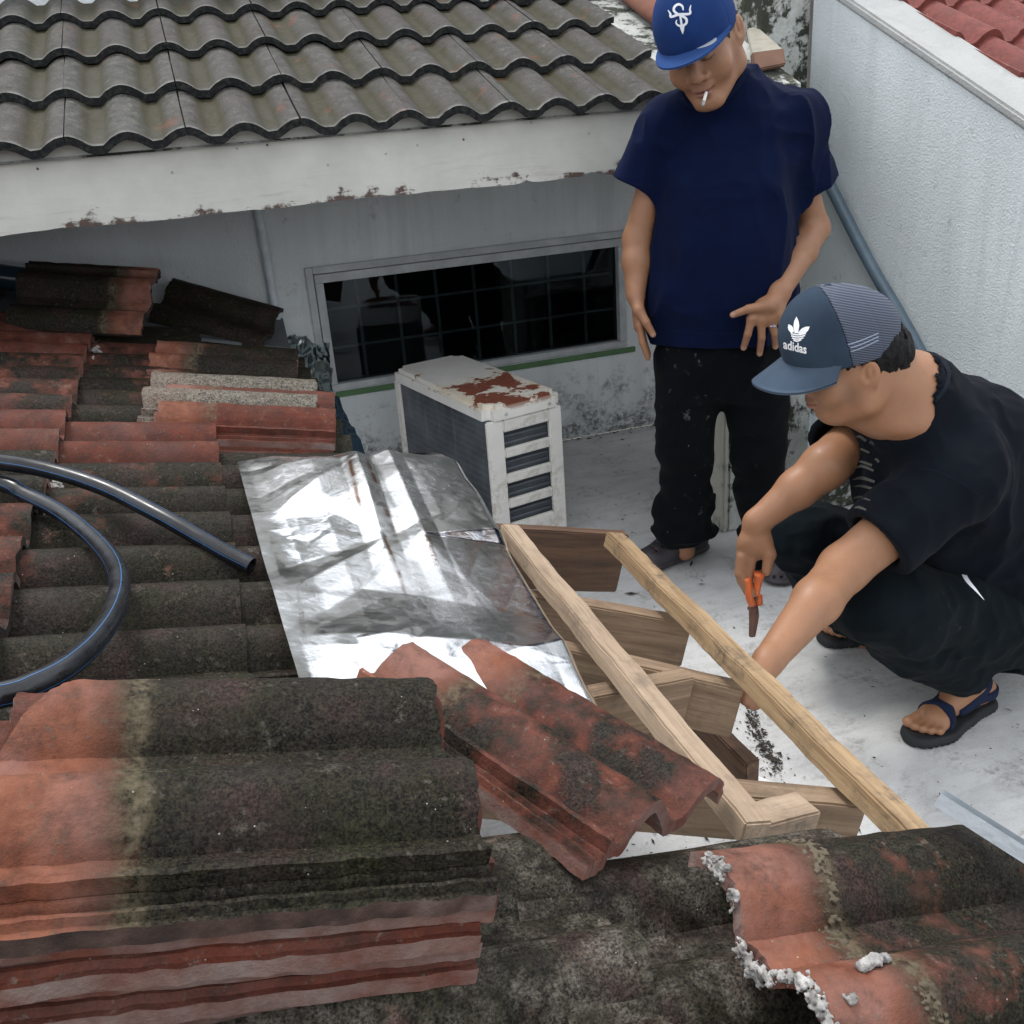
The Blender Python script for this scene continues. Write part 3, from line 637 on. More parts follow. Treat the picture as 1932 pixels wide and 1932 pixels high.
fx = np.array([math.cos(ftilt), 0, -math.sin(ftilt)])
XTAIL = [-.03 + k * CEX * math.cos(TH) for k in range(-5, 4)]
REDS = {(-1, 2): .95, (-1, 3): .5, (0, 1): .30, (0, 2): .85, (0, 3): .25, (-1, 5): .7, (0, 0): .25, (0, 5): .5, (0, 4): .35, (-1, 6): .8}
for k, xt in zip(range(-5, 4), XTAIL):
    for c in range(-5, 8):
        yj = 1.53 - .012 + c * .30                       # near edge of the tile in this column
        if k >= 1 and yj < 1.0: yj -= (.045 if k == 1 else .08)
        if k >= 2 and yj > .62: continue
        if k == 3 and yj > .5: continue
        if k == 1 and yj > 3.2: continue
        if yj > 3.45 and k > -2: continue
        if xt < -1.7: continue
        short = k == 1 and .8 < yj < 2.05
        red = REDS.get((k, c), random.choice((.02, .1, .2, .35, .45, .55)))
        if k == 1 and c > -3: red = .1
        tail = roof_pt(xt + random.uniform(-.004, .004), yj - .035, -.004 + random.uniform(-.002, .002))
        if short: tail = roof_pt(.045, yj - .035, -.004)
        put_tile(tshort if short else random.choice(told), tail, fx, L=.165 if short else .42, parent=froof, color=(red, .20 if yj < .75 and k > -1 else random.choice((0, 0, .06)), random.choice((.0, .2, .7)), 0), rot=random.uniform(-.008, .008), org=FO)
# crumbled mortar in the joint between two courses
rngm = np.random.default_rng(4); V = []; F = []
for q in range(420):
    Y = rngm.uniform(1.7, 3.3); X = XTAIL[4] + rngm.normal(.012, .006); 
    if vnoise(np.array([[Y, 0, 0.]]), 4, 3)[0] < -.1: continue
    p = roof_pt(X, Y, -.012 + rngm.uniform(0, .016)) - FO; s = rngm.uniform(.003, .010)
    b0 = len(V)
    for d in ((1, 0, 0), (-1, 0, 0), (0, 1, 0), (0, -1, 0), (0, 0, 1), (0, 0, -1)): V.append(p + np.array(d) * s * rngm.uniform(.6, 1.3, 3) + rngm.normal(0, s * .2, 3))
    for t in ((0, 2, 4), (2, 1, 4), (1, 3, 4), (3, 0, 4), (2, 0, 5), (1, 2, 5), (3, 1, 5), (0, 3, 5)): F.append(tuple(b0 + i for i in t))
o = mk('mortar_crumbs', V, F, MT['mortar_grey'], froof); prop(o, kind='stuff')
# rafters (run down the slope) and battens (run along the eave)
def beam(name, p0, p1, w, h, mat, side=(0, 1, 0), parent=froof, jit=.0015, sub=14, org=FO, bev=.003):
    p0 = np.asarray(p0, float) - org; p1 = np.asarray(p1, float) - org; x = p1 - p0; Lx = np.linalg.norm(x)
    M = frame_mat((p0 + p1) / 2, x, side)
    return box(name, (Lx, w, h), (0, 0, 0), mat, parent, bev, jit=jit, sub=sub, M=M)
def rafter(y0, y1, xe, w=.045, h=.13, mat='rafter', x0=-.4, top=-.062):
    a = roof_pt(x0, y0, top - h / 2); b = roof_pt(xe, y1, top - h / 2)
    return beam('rafter', a, b, w, h, MT[mat])
def rafter_px(p, q, w, h, mat, top=-.062, ext=.75):
    a = np.asarray(on_roof(*p, top)); b = np.asarray(on_roof(*q, top)); d = unit(b - a); a = a - d * ext
    beam('rafter', a - TN * h / 2, b - TN * h / 2, w, h, MT[mat])
rafter_px((945, 992), (1182, 1004), .036, .15, 'rot', -.030)
rafter_px((1035, 1124), (1303, 1168), .042, .10, 'rafter')
rafter_px((1090, 1222), (1402, 1292), .040, .10, 'rafter')
rafter_px((1275, 1474), (1624, 1506), .046, .075, 'rafter', -.05, .5)
def block_px(name, p, q, w, h, mat, top):
    a = np.asarray(on_roof(*p, top)); b = np.asarray(on_roof(*q, top)); beam(name, a - TN * h / 2, b - TN * h / 2, w, h, MT[mat], sub=6)
block_px('rafter_block', (1100, 1306), (1299, 1268), .040, .10, 'rafter', -.055)
block_px('rafter_block', (1420, 1538), (1527, 1512), .050, .035, 'batten', -.020)
beam('wall_plate', on_z(1120, 1255, .40), on_z(1345, 1520, .40), .085, .05, MT['batten'], side=(1, 0, 0))
beam('wall_plate', on_z(1275, 1318, .34), on_z(1420, 1462, .34), .030, .06, MT['rot'], side=(1, 0, 0))
for q, (a, b, mt, w) in enumerate(((on_roof(962, 992, -.004), on_roof(1432, 1556, -.004), 'batten', .042), (on_roof(1160, 1007, -.004), on_roof(1755, 1590, -.004), 'batten_yellow', .043))):
    d = (np.asarray(b) - a) / np.linalg.norm(np.asarray(b) - a)
    beam('batten', a - TN * .014, np.asarray(b) - TN * .014, w, .036, MT[mt], side=(-1, 0, .26), jit=.0025, sub=30)
# flashing sheet at the back wall and eave of the far part
fb = quad_slab('flashing_board', [roof_pt(-1.6, 3.62, -.01), roof_pt(.28, 3.62, -.01), np.array([.30, 4.02, .73]), np.array([-1.6, 4.02, 1.22])], .012, plain('grey_flashing', (.10, .11, .12), .6), froof, FO)
v, f = tube(np.linspace(np.array([-1.7, 3.90, 1.30]), np.array([-.35, 3.90, .945]), 12) - FO, .045, 16); mk('flashing_roll', v, f, MT['bluesheet'], froof, True)

# ---------- loose tiles
def loose(name, label, group, seed, tail, xdir, ydir, color, L=.42, chip=None, mats=None, rough=.0016, jag=.005, nx=34, prof=None):
    me = tile_mesh(name, prof_old() if prof is None else prof, .017, L, nx, mats or [MT['old'], MT['edge']], jag, seed, rough, chip, fine=2)
    o = put_tile(me, tail, xdir, ydir, None, color, 0, name, None, L); prop(o, label, 'roof tile', group); return o
# stack of six at the front left
NST = 6
for k in range(NST):
    hh = .012 + k * .0215
    lab = ('chipped mossy roof tile with red upper end, topmost of the front stack' if k == NST - 1 else
           ('red ribbed roof tile directly under the topmost tile of the front stack', 'red ribbed roof tile third from the top of the front stack', 'red ribbed roof tile fourth from the top of the front stack', 'red ribbed roof tile fifth from the top of the front stack', 'bottom red roof tile of the front stack')[NST - 2 - k])
    tl = roof_pt(.118 + (.012, -.004, .0, -.008, .006, .0)[k], .628 + (.012, .004, .01, -.002, .008, .0)[k], hh + .016)
    loose('loose_tile', lab, 'tiles stacked at the front of the roof', 40 + k, tl, TD + np.array([0, (.0, .01, -.012, .008, -.01, .004)[k], 0]), (0, 1, 0), (.12 if k == NST - 1 else .9, 0, .75 if k < NST - 1 else .25, 1 if k == NST - 1 else 0), chip=(lambda y: np.clip((y - .20) * .75, 0, .1)) if k == NST - 1 else None)
# tile tipped across the foil
xA, yA = np.array([.4737, -.8703, -.1344]), np.array([.7736, .4842, -.4088])
loose('loose_tile', 'red and brown roof tile lying askew over the edge of the foil', 'loose roof tiles', 61, np.array([.0686, 1.1074, .7725]) + TN * .048 + xA * .42, xA, yA, (.47, 0, .8, 1), jag=.0018)
# tile with white mortar at the front right
a, b = on_roof(1440, 1785, .065), on_roof(1990, 1698, .05)
dB = b - a; dB /= np.linalg.norm(dB)
yB = np.array([-.02, 1, .08])
tB = loose('loose_tile', 'roof tile with crumbly white mortar along its broken orange end', 'loose roof tiles', 71, a + dB * .418 + np.array([0, -.185, -.028]), dB, yB, (.33, 0, .6, 1), jag=.008)
def blobs(name, pts, mat, parent=None, seed=0):
    rg = np.random.default_rng(seed); bm = bmesh.new()
    for (p, s) in pts:
        r = bmesh.ops.create_icosphere(bm, subdivisions=2, radius=1)
        st = rg.uniform(.6, 1.5, 3); ph = rg.uniform(0, 9, 3)
        for vv in r['verts']:
            c = np.array(vv.co); nz = 1 + .35 * float(fbm(c[None] + ph, 1.6, 3, seed)[0]); vv.co = Vector(np.asarray(p) + c * st * s * nz)
    return bm_obj(name, bm, mat, parent, True)
# tiles piled near the back
bd = np.array([math.cos(ftilt), -.13, -math.sin(ftilt)])
def back(label, px, hgt, color, seed, xd=bd, yd=(.13, 1, .0), shift=(0, 0, 0)):
    tl = on_roof(*px, hgt) + np.array(shift)
    return loose('loose_tile', label, 'tiles piled near the house wall', seed, tl, xd, yd, color, nx=16)
back('lowest red tile of the pile beside the foil', (628, 848), .025, (.85, 0, .8, 1), 81)
back('red tile second from the bottom of the pile beside the foil', (634, 828), .048, (.85, 0, .85, 1), 82)
back('pale buff tile on top of the pile beside the foil', (598, 800), .062, (.1, .85, .8, .3), 83)
back('dark tile with orange end at the back of the pile beside the foil', (560, 724), .045, (.22, 0, .4, 1), 84)
# tiles propped by the house wall
A = [on_d(62, 632, 3.08), on_d(334, 646, 3.10)]
xd = A[1] - A[0]
loose('loose_tile', 'dark tile with red end propped up against the house wall', 'tiles propped at the house wall', 91, A[0] + unit([.03, .80, .62]) * .32 + np.array([0, 0, .01]), -xd, -np.array([.03, .80, .62]), (.12, 0, .2, 1), nx=16)
A = [on_d(300, 640, 3.45), on_d(484, 690, 3.42)]
loose('loose_tile', 'black mossy tile slumped by the foot of the white wall pipe', 'tiles propped at the house wall', 92, A[1] + np.array([0, .02, 0]), A[1] - A[0], np.array([.10, .85, .5]), (.0, 0, .0, 0), nx=16)

# ---------- foil sheets
def foil_main():
    nu, nv = 190, 330
    TL, TR, BL, BR = on_roof(447, 872, .052), on_roof(880, 872, .03), on_roof(583, 1350, .052), on_roof(1292, 1446, .0)
    s, t = np.meshgrid(np.linspace(0, 1, nu), np.linspace(0, 1, nv), indexing='ij')
    P = ((1 - s) * (1 - t))[..., None] * BL + (s * (1 - t))[..., None] * BR + ((1 - s) * t)[..., None] * TL + (s * t)[..., None] * TR
    Q = np.stack([s * .5, t * 1.25, s * 0], -1)
    # two long ridges plus two scales of crisp facets (random heights on a jittered mesh, linear in between)
    rid = .014 * np.maximum(0, 1 - np.abs(s - .40 - .06 * (t - .5)) / .06) * np.clip((t - .40) * 3, 0, 1) + .010 * np.maximum(0, 1 - np.abs(s - .56) / .06) * np.clip((t - .3) * 2, 0, 1)
    def facets(nx_, ny_, seed):
        rg = np.random.default_rng(seed); jx = rg.uniform(-.38, .38, (nx_ + 3, ny_ + 3)); jy = rg.uniform(-.38, .38, (nx_ + 3, ny_ + 3)); hz = rg.uniform(-1, 1, (nx_ + 3, ny_ + 3))
        u, v = s.ravel() * nx_ + 1, t.ravel() * ny_ + 1; best = np.zeros(u.size); done = np.zeros(u.size, bool)
        i0, j0 = np.floor(u).astype(int), np.floor(v).astype(int)
        for di in (-1, 0, 1):
            for dj in (-1, 0, 1):
                i, j = np.clip(i0 + di, 0, nx_ + 1), np.clip(j0 + dj, 0, ny_ + 1)
                for tri in (((0, 0), (1, 0), (1, 1)), ((0, 0), (1, 1), (0, 1))):
                    P_ = [(i + a + jx[i + a, j + b_], j + b_ + jy[i + a, j + b_], hz[i + a, j + b_]) for a, b_ in tri]
                    (x1, y1, z1), (x2, y2, z2), (x3, y3, z3) = P_; den = (y2 - y3) * (x1 - x3) + (x3 - x2) * (y1 - y3); den = np.where(np.abs(den) < 1e-6, 1e-6, den)
                    w1 = ((y2 - y3) * (u - x3) + (x3 - x2) * (v - y3)) / den; w2 = ((y3 - y1) * (u - x3) + (x1 - x3) * (v - y3)) / den; w3 = 1 - w1 - w2
                    ok = (w1 >= -1e-6) & (w2 >= -1e-6) & (w3 >= -1e-6) & ~done; best[ok] = (w1 * z1 + w2 * z2 + w3 * z3)[ok]; done |= ok
        return best.reshape(s.shape)
    h = rid + .012 * facets(3, 6, 5) + .0032 * facets(6, 11, 8) + .0009 * facets(22, 40, 3) * np.clip(.5 + fbm(Q, 4, 2, 8), 0, 1) + .018 * np.sin(np.pi * s) + .014 * np.sin(t * 5.2 + 2.2 + s * 1.5) + .028 * t * np.clip(s * 4, 0, 1)
    h = h * np.clip(np.minimum(s, .5) * 7, 0.25, 1)
    dr = np.clip((s - .86) / .14, 0, 1)
    h = h - .075 * dr ** 1.7 - .012 * dr
    h = h + .014 * np.clip((t - .93) / .07, 0, 1) * np.sin(s * 17)
    h = h - .055 * np.clip(1 - t / .22, 0, 1) * np.clip(s * 3, 0, 1) * np.clip((1 - s) * 5, 0, 1)
    h = h * (1 - .7 * np.clip((t - .9) / .1, 0, 1))
    P = P + h[..., None] * TN + np.stack([.010 * vnoise(Q, 6, 31) * np.clip(np.abs(t - .5) * 2 - .9, 0, 1) * 10 * 0, .022 * vnoise(Q * [1, 0, 0], 8, 3) * (t > .98), 0 * s], -1)
    P = P - (.018 * dr ** 2)[..., None] * TD
    org = np.array(roof_pt(.25, 1.6))
    me = np_mesh('foil_sheet', (P - org).reshape(-1, 3), gridq(nu, nv)); 
    nz = .5 + .5 * fbm(Q, 30, 4, 41); st = np.zeros(s.shape)
    for c0, w_, a0, a1 in ((.375, .009, .60, .95), (.455, .012, .55, .97), (.415, .007, .34, .62)):
        cc = c0 + .03 * (t - .6) + .010 * vnoise(Q * [0, 1, 0], 9, int(c0 * 100)); st = np.maximum(st, np.exp(-((s - cc) / w_) ** 2) * np.clip((t - a0) * 12, 0, 1) * np.clip((a1 - t) * 12, 0, 1) * np.clip((nz - .15) * 2.2, 0, 1) * .7)
    ca = me.color_attributes.new('tint', 'FLOAT_COLOR', 'POINT'); ca.data.foreach_set('color', np.stack([0 * st, 0 * st, 0 * st, st], -1).astype(np.float32).ravel())
    o = link('foil_sheet', me, None, MT['foil'], True); o.location = org
    prop(o, 'large crumpled silver foil sheet draped over the bare roof timbers', 'foil'); return o
foil_main()
def patch(name, corners, nu, nv, amp, mat, label, cat, seed, org):
    s, t = np.meshgrid(np.linspace(0, 1, nu), np.linspace(0, 1, nv), indexing='ij')
    a, b, c, d = [np.asarray(q) for q in corners]
    P = ((1 - s) * (1 - t))[..., None] * a + (s * (1 - t))[..., None] * b + (s * t)[..., None] * c + ((1 - s) * t)[..., None] * d
    n = np.cross(b - a, d - a); n /= np.linalg.norm(n); Q = np.stack([s, t, s * 0], -1)
    h = amp * (1 - np.abs(fbm(Q, 2.5, 3, seed)) ** .8 * 1.6) + amp * .6 * (1 - np.abs(fbm(Q, 6, 2, seed + 3)))
    P = P + h[..., None] * n
    me = np_mesh(name, (P - org).reshape(-1, 3), gridq(nu, nv)); ca = me.color_attributes.new('tint', 'FLOAT_COLOR', 'POINT'); ca.data.foreach_set('color', np.zeros(nu * nv * 4, np.float32)); o = link(name, me, None, mat, True); o.location = org; prop(o, label, cat); return o
patch('foil_scrap', [on_y(532, 725, 3.55), on_y(628, 770, 3.50), on_y(619, 652, 3.90), on_y(538, 640, 3.90)], 50, 50, .02, MT['foil2'], 'small crumpled foil scrap tucked against the house wall beside the window', 'foil', 5, np.array([.35, 3.7, .6]))
patch('blue_sheet', [on_y(585, 850, 3.02), on_y(690, 858, 3.0), on_y(640, 752, 3.45), on_y(600, 742, 3.5)], 30, 30, .012, MT['bluesheet'], 'dark blue plastic sheet hanging off the roof edge behind the tile pile', 'plastic sheet', 8, np.array([.35, 3.2, .5]))

# ---------- black water pipe coiled on the tiles
up_px = [(474, 1068, .022), (430, 1046, .03), (370, 1012, .045), (300, 972, .06), (200, 922, .07), (100, 890, .075), (0, 872, .08)]
P1 = [on_roof(x, y, h) for x, y, h in up_px]
lo_px = [(0, 1312, .10), (60, 1293, .10), (120, 1262, .095), (175, 1214, .085), (212, 1160, .075), (226, 1106, .065), (214, 1060, .055), (170, 1010, .045), (110, 965, .04), (50, 935, .04), (0, 912, .045)]
P2 = [on_roof(x, y, h) for x, y, h in lo_px]
ext = [P1[-1] + np.array([-.16, -.0, .05]), P1[-1] + np.array([-.36, -.10, .10]), P1[-1] + np.array([-.47, -.35, .12]), P1[-1] + np.array([-.42, -.66, .11]), P2[0] + np.array([-.10, -.03, .02])]
pth = smooth_path(P1 + ext + P2 + [P2[-1] + np.array([-.15, .04, .05]), P2[-1] + np.array([-.4, .06, .10])], 10)
RP = .0145; po = np.array(P1[0])
v, f = tube(pth - po, RP, 20, cap=False); wp = mk('water_pipe', v, f, MT['poly'], None, True); wp.location = po; prop(wp, 'black polyethylene water pipe with thin blue stripes coiled on the tiles', 'pipe')
d0 = (pth[0] - pth[2]); d0 /= np.linalg.norm(d0)
v2, f2 = tube(np.array([pth[0] + d0 * .0003, pth[0] - d0 * .06]) - po, RP - .0035, 20, cap=False); f2 = [q[::-1] for q in f2]
mk('bore', v2, f2, plain('pipe_bore', (.006, .006, .007), .6), wp, True)
rim = []
for a in range(20): rim.append(v[a])
for a in range(20): rim.append(v2[a])
mk('cut_end', rim, [(a, (a + 1) % 20, 20 + (a + 1) % 20, 20 + a)[::-1] for a in range(20)], MT['poly'], wp)
T = np.gradient(pth, axis=0); T /= np.linalg.norm(T, axis=1)[:, None]
S_ = np.cross(T, np.array([0, 0, 1.0])); S_ /= np.linalg.norm(S_, axis=1)[:, None]; W_ = np.cross(S_, T)
for an in (70, 160, 250, 340):
    L_ = []; n_ = len(pth)
    for k in range(n_):
        for da in (-2.6, 2.6): q = R_(an + da); L_.append(pth[k] + (RP + .00025) * (math.cos(q) * S_[k] + math.sin(q) * W_[k]) - po)
    mk('stripe', L_, [(2 * k, 2 * k + 1, 2 * k + 3, 2 * k + 2) for k in range(n_ - 1)], MT['blue'], wp, True)
def text_mesh(s, size, font=None, extrude=0):
    c = bpy.data.curves.new('txt', 'FONT'); c.body = s; c.size = size; c.align_x = 'LEFT'; c.extrude = extrude; c.resolution_u = 3
    o = bpy.data.objects.new('txt', c); COL.objects.link(o); bpy.context.view_layer.update()
    me = bpy.data.meshes.new_from_object(o.evaluated_get(bpy.context.evaluated_depsgraph_get())); bpy.data.objects.remove(o); bpy.data.curves.remove(c); return me
# printed text bent round the pipe (reads upside down from the camera)
arc = np.r_[0, np.cumsum(np.linalg.norm(np.diff(pth, axis=0), axis=1))]
tm = text_mesh('SIRIM    6 CJ 04  1  25 MM  SDR 13.6  PE 100 PN 12.5   SIRIM CERTIFIED   MS1058-2:2003  /  SS 4427 : 2013   PC011008/13    WATER', .0068)
co = np.empty(len(tm.vertices) * 3); tm.vertices.foreach_get('co', co); co = co.reshape(-1, 3)
sx = .04 + co[:, 0]; ang = R_(228) + (co[:, 1] - .003) / RP
ix = lambda A: np.stack([np.interp(sx, arc, A[:, i]) for i in range(3)], -1)
PP, SS, WW = ix(pth), ix(S_), ix(W_)
NP = PP + (RP + .0004) * (np.cos(ang)[:, None] * SS + np.sin(ang)[:, None] * WW) - po
tm.vertices.foreach_set('co', NP.ravel()); tm.update(); link('printed_text', tm, wp, MT['yellow'])

# ---------- outdoor unit
za = .56
c = [on_z(735, 692, za), on_z(872, 667, za), on_z(1057, 737, za), on_z(917, 771, za)]
ctr = sum(c) / 4; yv = (c[0] + c[1] - c[2] - c[3]) / 2; ang = math.atan2(-yv[0], yv[1]); AL = np.linalg.norm(yv[:2]); AW = .295
acu = empty('air_conditioner', (ctr[0], ctr[1], 0), (0, 0, ang)); prop(acu, 'old white air conditioner outdoor unit with a rusted top', 'air conditioner')
hw, hl = AW / 2, AL / 2
def aslab(n, x0, x1, y0, y1, z0, z1, m, par=acu, bev=.004): return slab(n, x0, x1, y0, y1, z0, z1, m, par, bev)
b = bmesh.new(); bmesh.ops.create_cube(b, size=1)                       # top cover with rounded corners
for v_ in b.verts: v_.co = Vector((v_.co.x * (AW + .008), v_.co.y * (AL + .008), v_.co.z * .05 + za - .025))
bmesh.ops.bevel(b, geom=[e for e in b.edges if abs((e.verts[0].co - e.verts[1].co).z) > .01], offset=.03, segments=5, affect='EDGES')
bmesh.ops.bevel(b, geom=[e for e in b.edges if all(v_.co.z > za - .001 for v_ in e.verts)], offset=.014, segments=4, affect='EDGES')
bm_obj('top_cover', b, MT['ac'], acu)
b = bmesh.new()                                                         # end panel (near) with four openings: frame bars
aslab('end_panel', -hw, -hw + .062, -hl, -hl + .018, .05, za - .052, MT['ac'])
aslab('end_panel', hw - .052, hw - .001, -hl, -hl + .018, .05, za - .052, MT['ac'])
oz = [za - .098, za - .190, za - .282, za - .374]; zt = za - .0525
for k, z1 in enumerate(oz):
    aslab('end_panel', -hw + .0625, hw - .0525, -hl, -hl + .018, z1 + .0005, zt, MT['ac']); zt = z1 - .058
aslab('end_panel', -hw + .0625, hw - .0525, -hl, -hl + .018, .05, zt, MT['ac'])
for k, z1 in enumerate(oz):
    o = aslab('vent', -hw + .055, hw - .045, -hl + .022, -hl + .03, z1 - .064, z1 + .006, MT['fins'])
    for q in (.018, .042): 
        v, f = tube(np.linspace(np.array([-hw + .06, -hl + .016, z1 - q]), np.array([hw - .06, -hl + .016, z1 - q]), 3), .005, 8); ol = np.array(o.location); mk('tube', [np.asarray(w) - ol for w in v], f, MT['fins'], o, True)
aslab('coil', -hw + .006, -hw + .02, -hl + .02, hl - .045, .05, za - .052, MT['fins'], bev=0)
aslab('corner_post', -hw - .001, -hw + .05, hl - .043, hl, .05, za - .052, MT['ac'])
aslab('front_panel', hw - .02, hw, -hl + .02, hl - .001, .05, za - .052, MT['ac'])
aslab('back_panel', -hw + .051, hw - .021, hl - .02, hl - .002, .05, za - .052, MT['ac'])
aslab('base_pan', -hw - .002, hw + .002, -hl - .002, hl + .002, .035, .049, MT['ac'])
for y in (-hl * .6, hl * .6): aslab('foot', -hw - .02, hw + .02, y - .02, y + .02, 0.001, .0345, MT['rust'])
for px in (-.075, .095):
    b = bmesh.new(); bmesh.ops.create_uvsphere(b, u_segments=10, v_segments=6, radius=.006)
    o = bm_obj('screw', b, MT['screw'], acu, True); o.location = (px, -hl - .005, za - .033)

# ---------- steel channel at the right, plastic strip, debris
P0, P1_ = on_roof(1770, 1506, .12), on_roof(1990, 1645, .10)
xd = (P1_ - P0); Lc = np.linalg.norm(xd) + .05; M = frame_mat(P0, xd, (xd[1] * -1, xd[0], .0))
pf = [(-.013, .010), (-.013, -.007), (.011, -.007), (.011, .010), (.0098, .010), (.0098, -.0058), (-.0118, -.0058), (-.0118, .010)]
V = [(x, a, b_) for x in (0, Lc) for a, b_ in pf]; n8 = len(pf)
F = [(i, (i + 1) % n8, n8 + (i + 1) % n8, n8 + i) for i in range(n8)] + [(0, 7, 6, 1), (1, 6, 5, 2), (2, 5, 4, 3)]
ch = mk('steel_channel', V, F, MT['galv']); ch.matrix_world = M @ Matrix.Rotation(R_(-24), 4, 'X'); prop(ch, 'bright galvanised steel channel lying on the front right tiles', 'channel')
ps = box('plastic_strip', (.17, .045, .006), (0, 0, 0), MT['white_plastic'], None, .0025, M=frame_mat(on_z(1410, 1470, .012), (.55, -.8, 0), (.8, .55, 0))); prop(ps, 'white plastic strip on the deck under the battens', 'plastic')
rg = np.random.default_rng(12); V = []; F = []
for q in range(1300):
    if q % 3 == 0: X, Y = rg.normal(.78, .12), rg.normal(1.55, .22)
    elif q % 3 == 1: X, Y = rg.uniform(.5, 2.25), rg.uniform(1.2, 3.9)
    else: X, Y = rg.uniform(.9, 2.2), 4.015 - abs(rg.normal(0, .03))
    if not (.35 < X < 2.28 and Y < 4.02): continue
    s = rg.lognormal(-6.35, .5); a = rg.uniform(0, 6.28); e = rg.uniform(1.2, 5); b0 = len(V); z = .002 + rg.uniform(0, .003)
    for dx, dy, dz in ((e, 0, 0), (0, 1, .6), (-e, 0, .2), (0, -1, 0)): V.append((X + s * (dx * math.cos(a) - dy * math.sin(a)), Y + s * (dx * math.sin(a) + dy * math.cos(a)), z + dz * s))
    F.append((b0, b0 + 1, b0 + 2, b0 + 3))
db = mk('debris', V, F, MT['dirt']); prop(db, 'dark specks and splinters scattered over the white deck', 'debris', kind='stuff')
V = []; F = []
for q in range(420):                                                      # moss/dirt trail on the deck under the rafter ends
    t = rg.uniform(0, 1); P = on_z(1412 + 62 * t ** 1.4 + rg.normal(0, 5 + 9 * rg.random() ** 3), 1340 + 118 * t + rg.normal(0, 8), 0); s = rg.lognormal(-6.1, .5); b0 = len(V); a = rg.uniform(0, 6.28)
    for k_ in range(3): V.append((P[0] + s * rg.uniform(.5, 2) * math.cos(a + k_ * 2.1), P[1] + s * rg.uniform(.5, 2) * math.sin(a + k_ * 2.1), .002 + rg.uniform(0, s)))
    F.append((b0, b0 + 1, b0 + 2))
dm = mk('moss_debris', V, F, MT['dirt']); prop(dm, 'dark trail of rotten wood crumbs on the deck below the rafter ends', 'debris', kind='stuff')
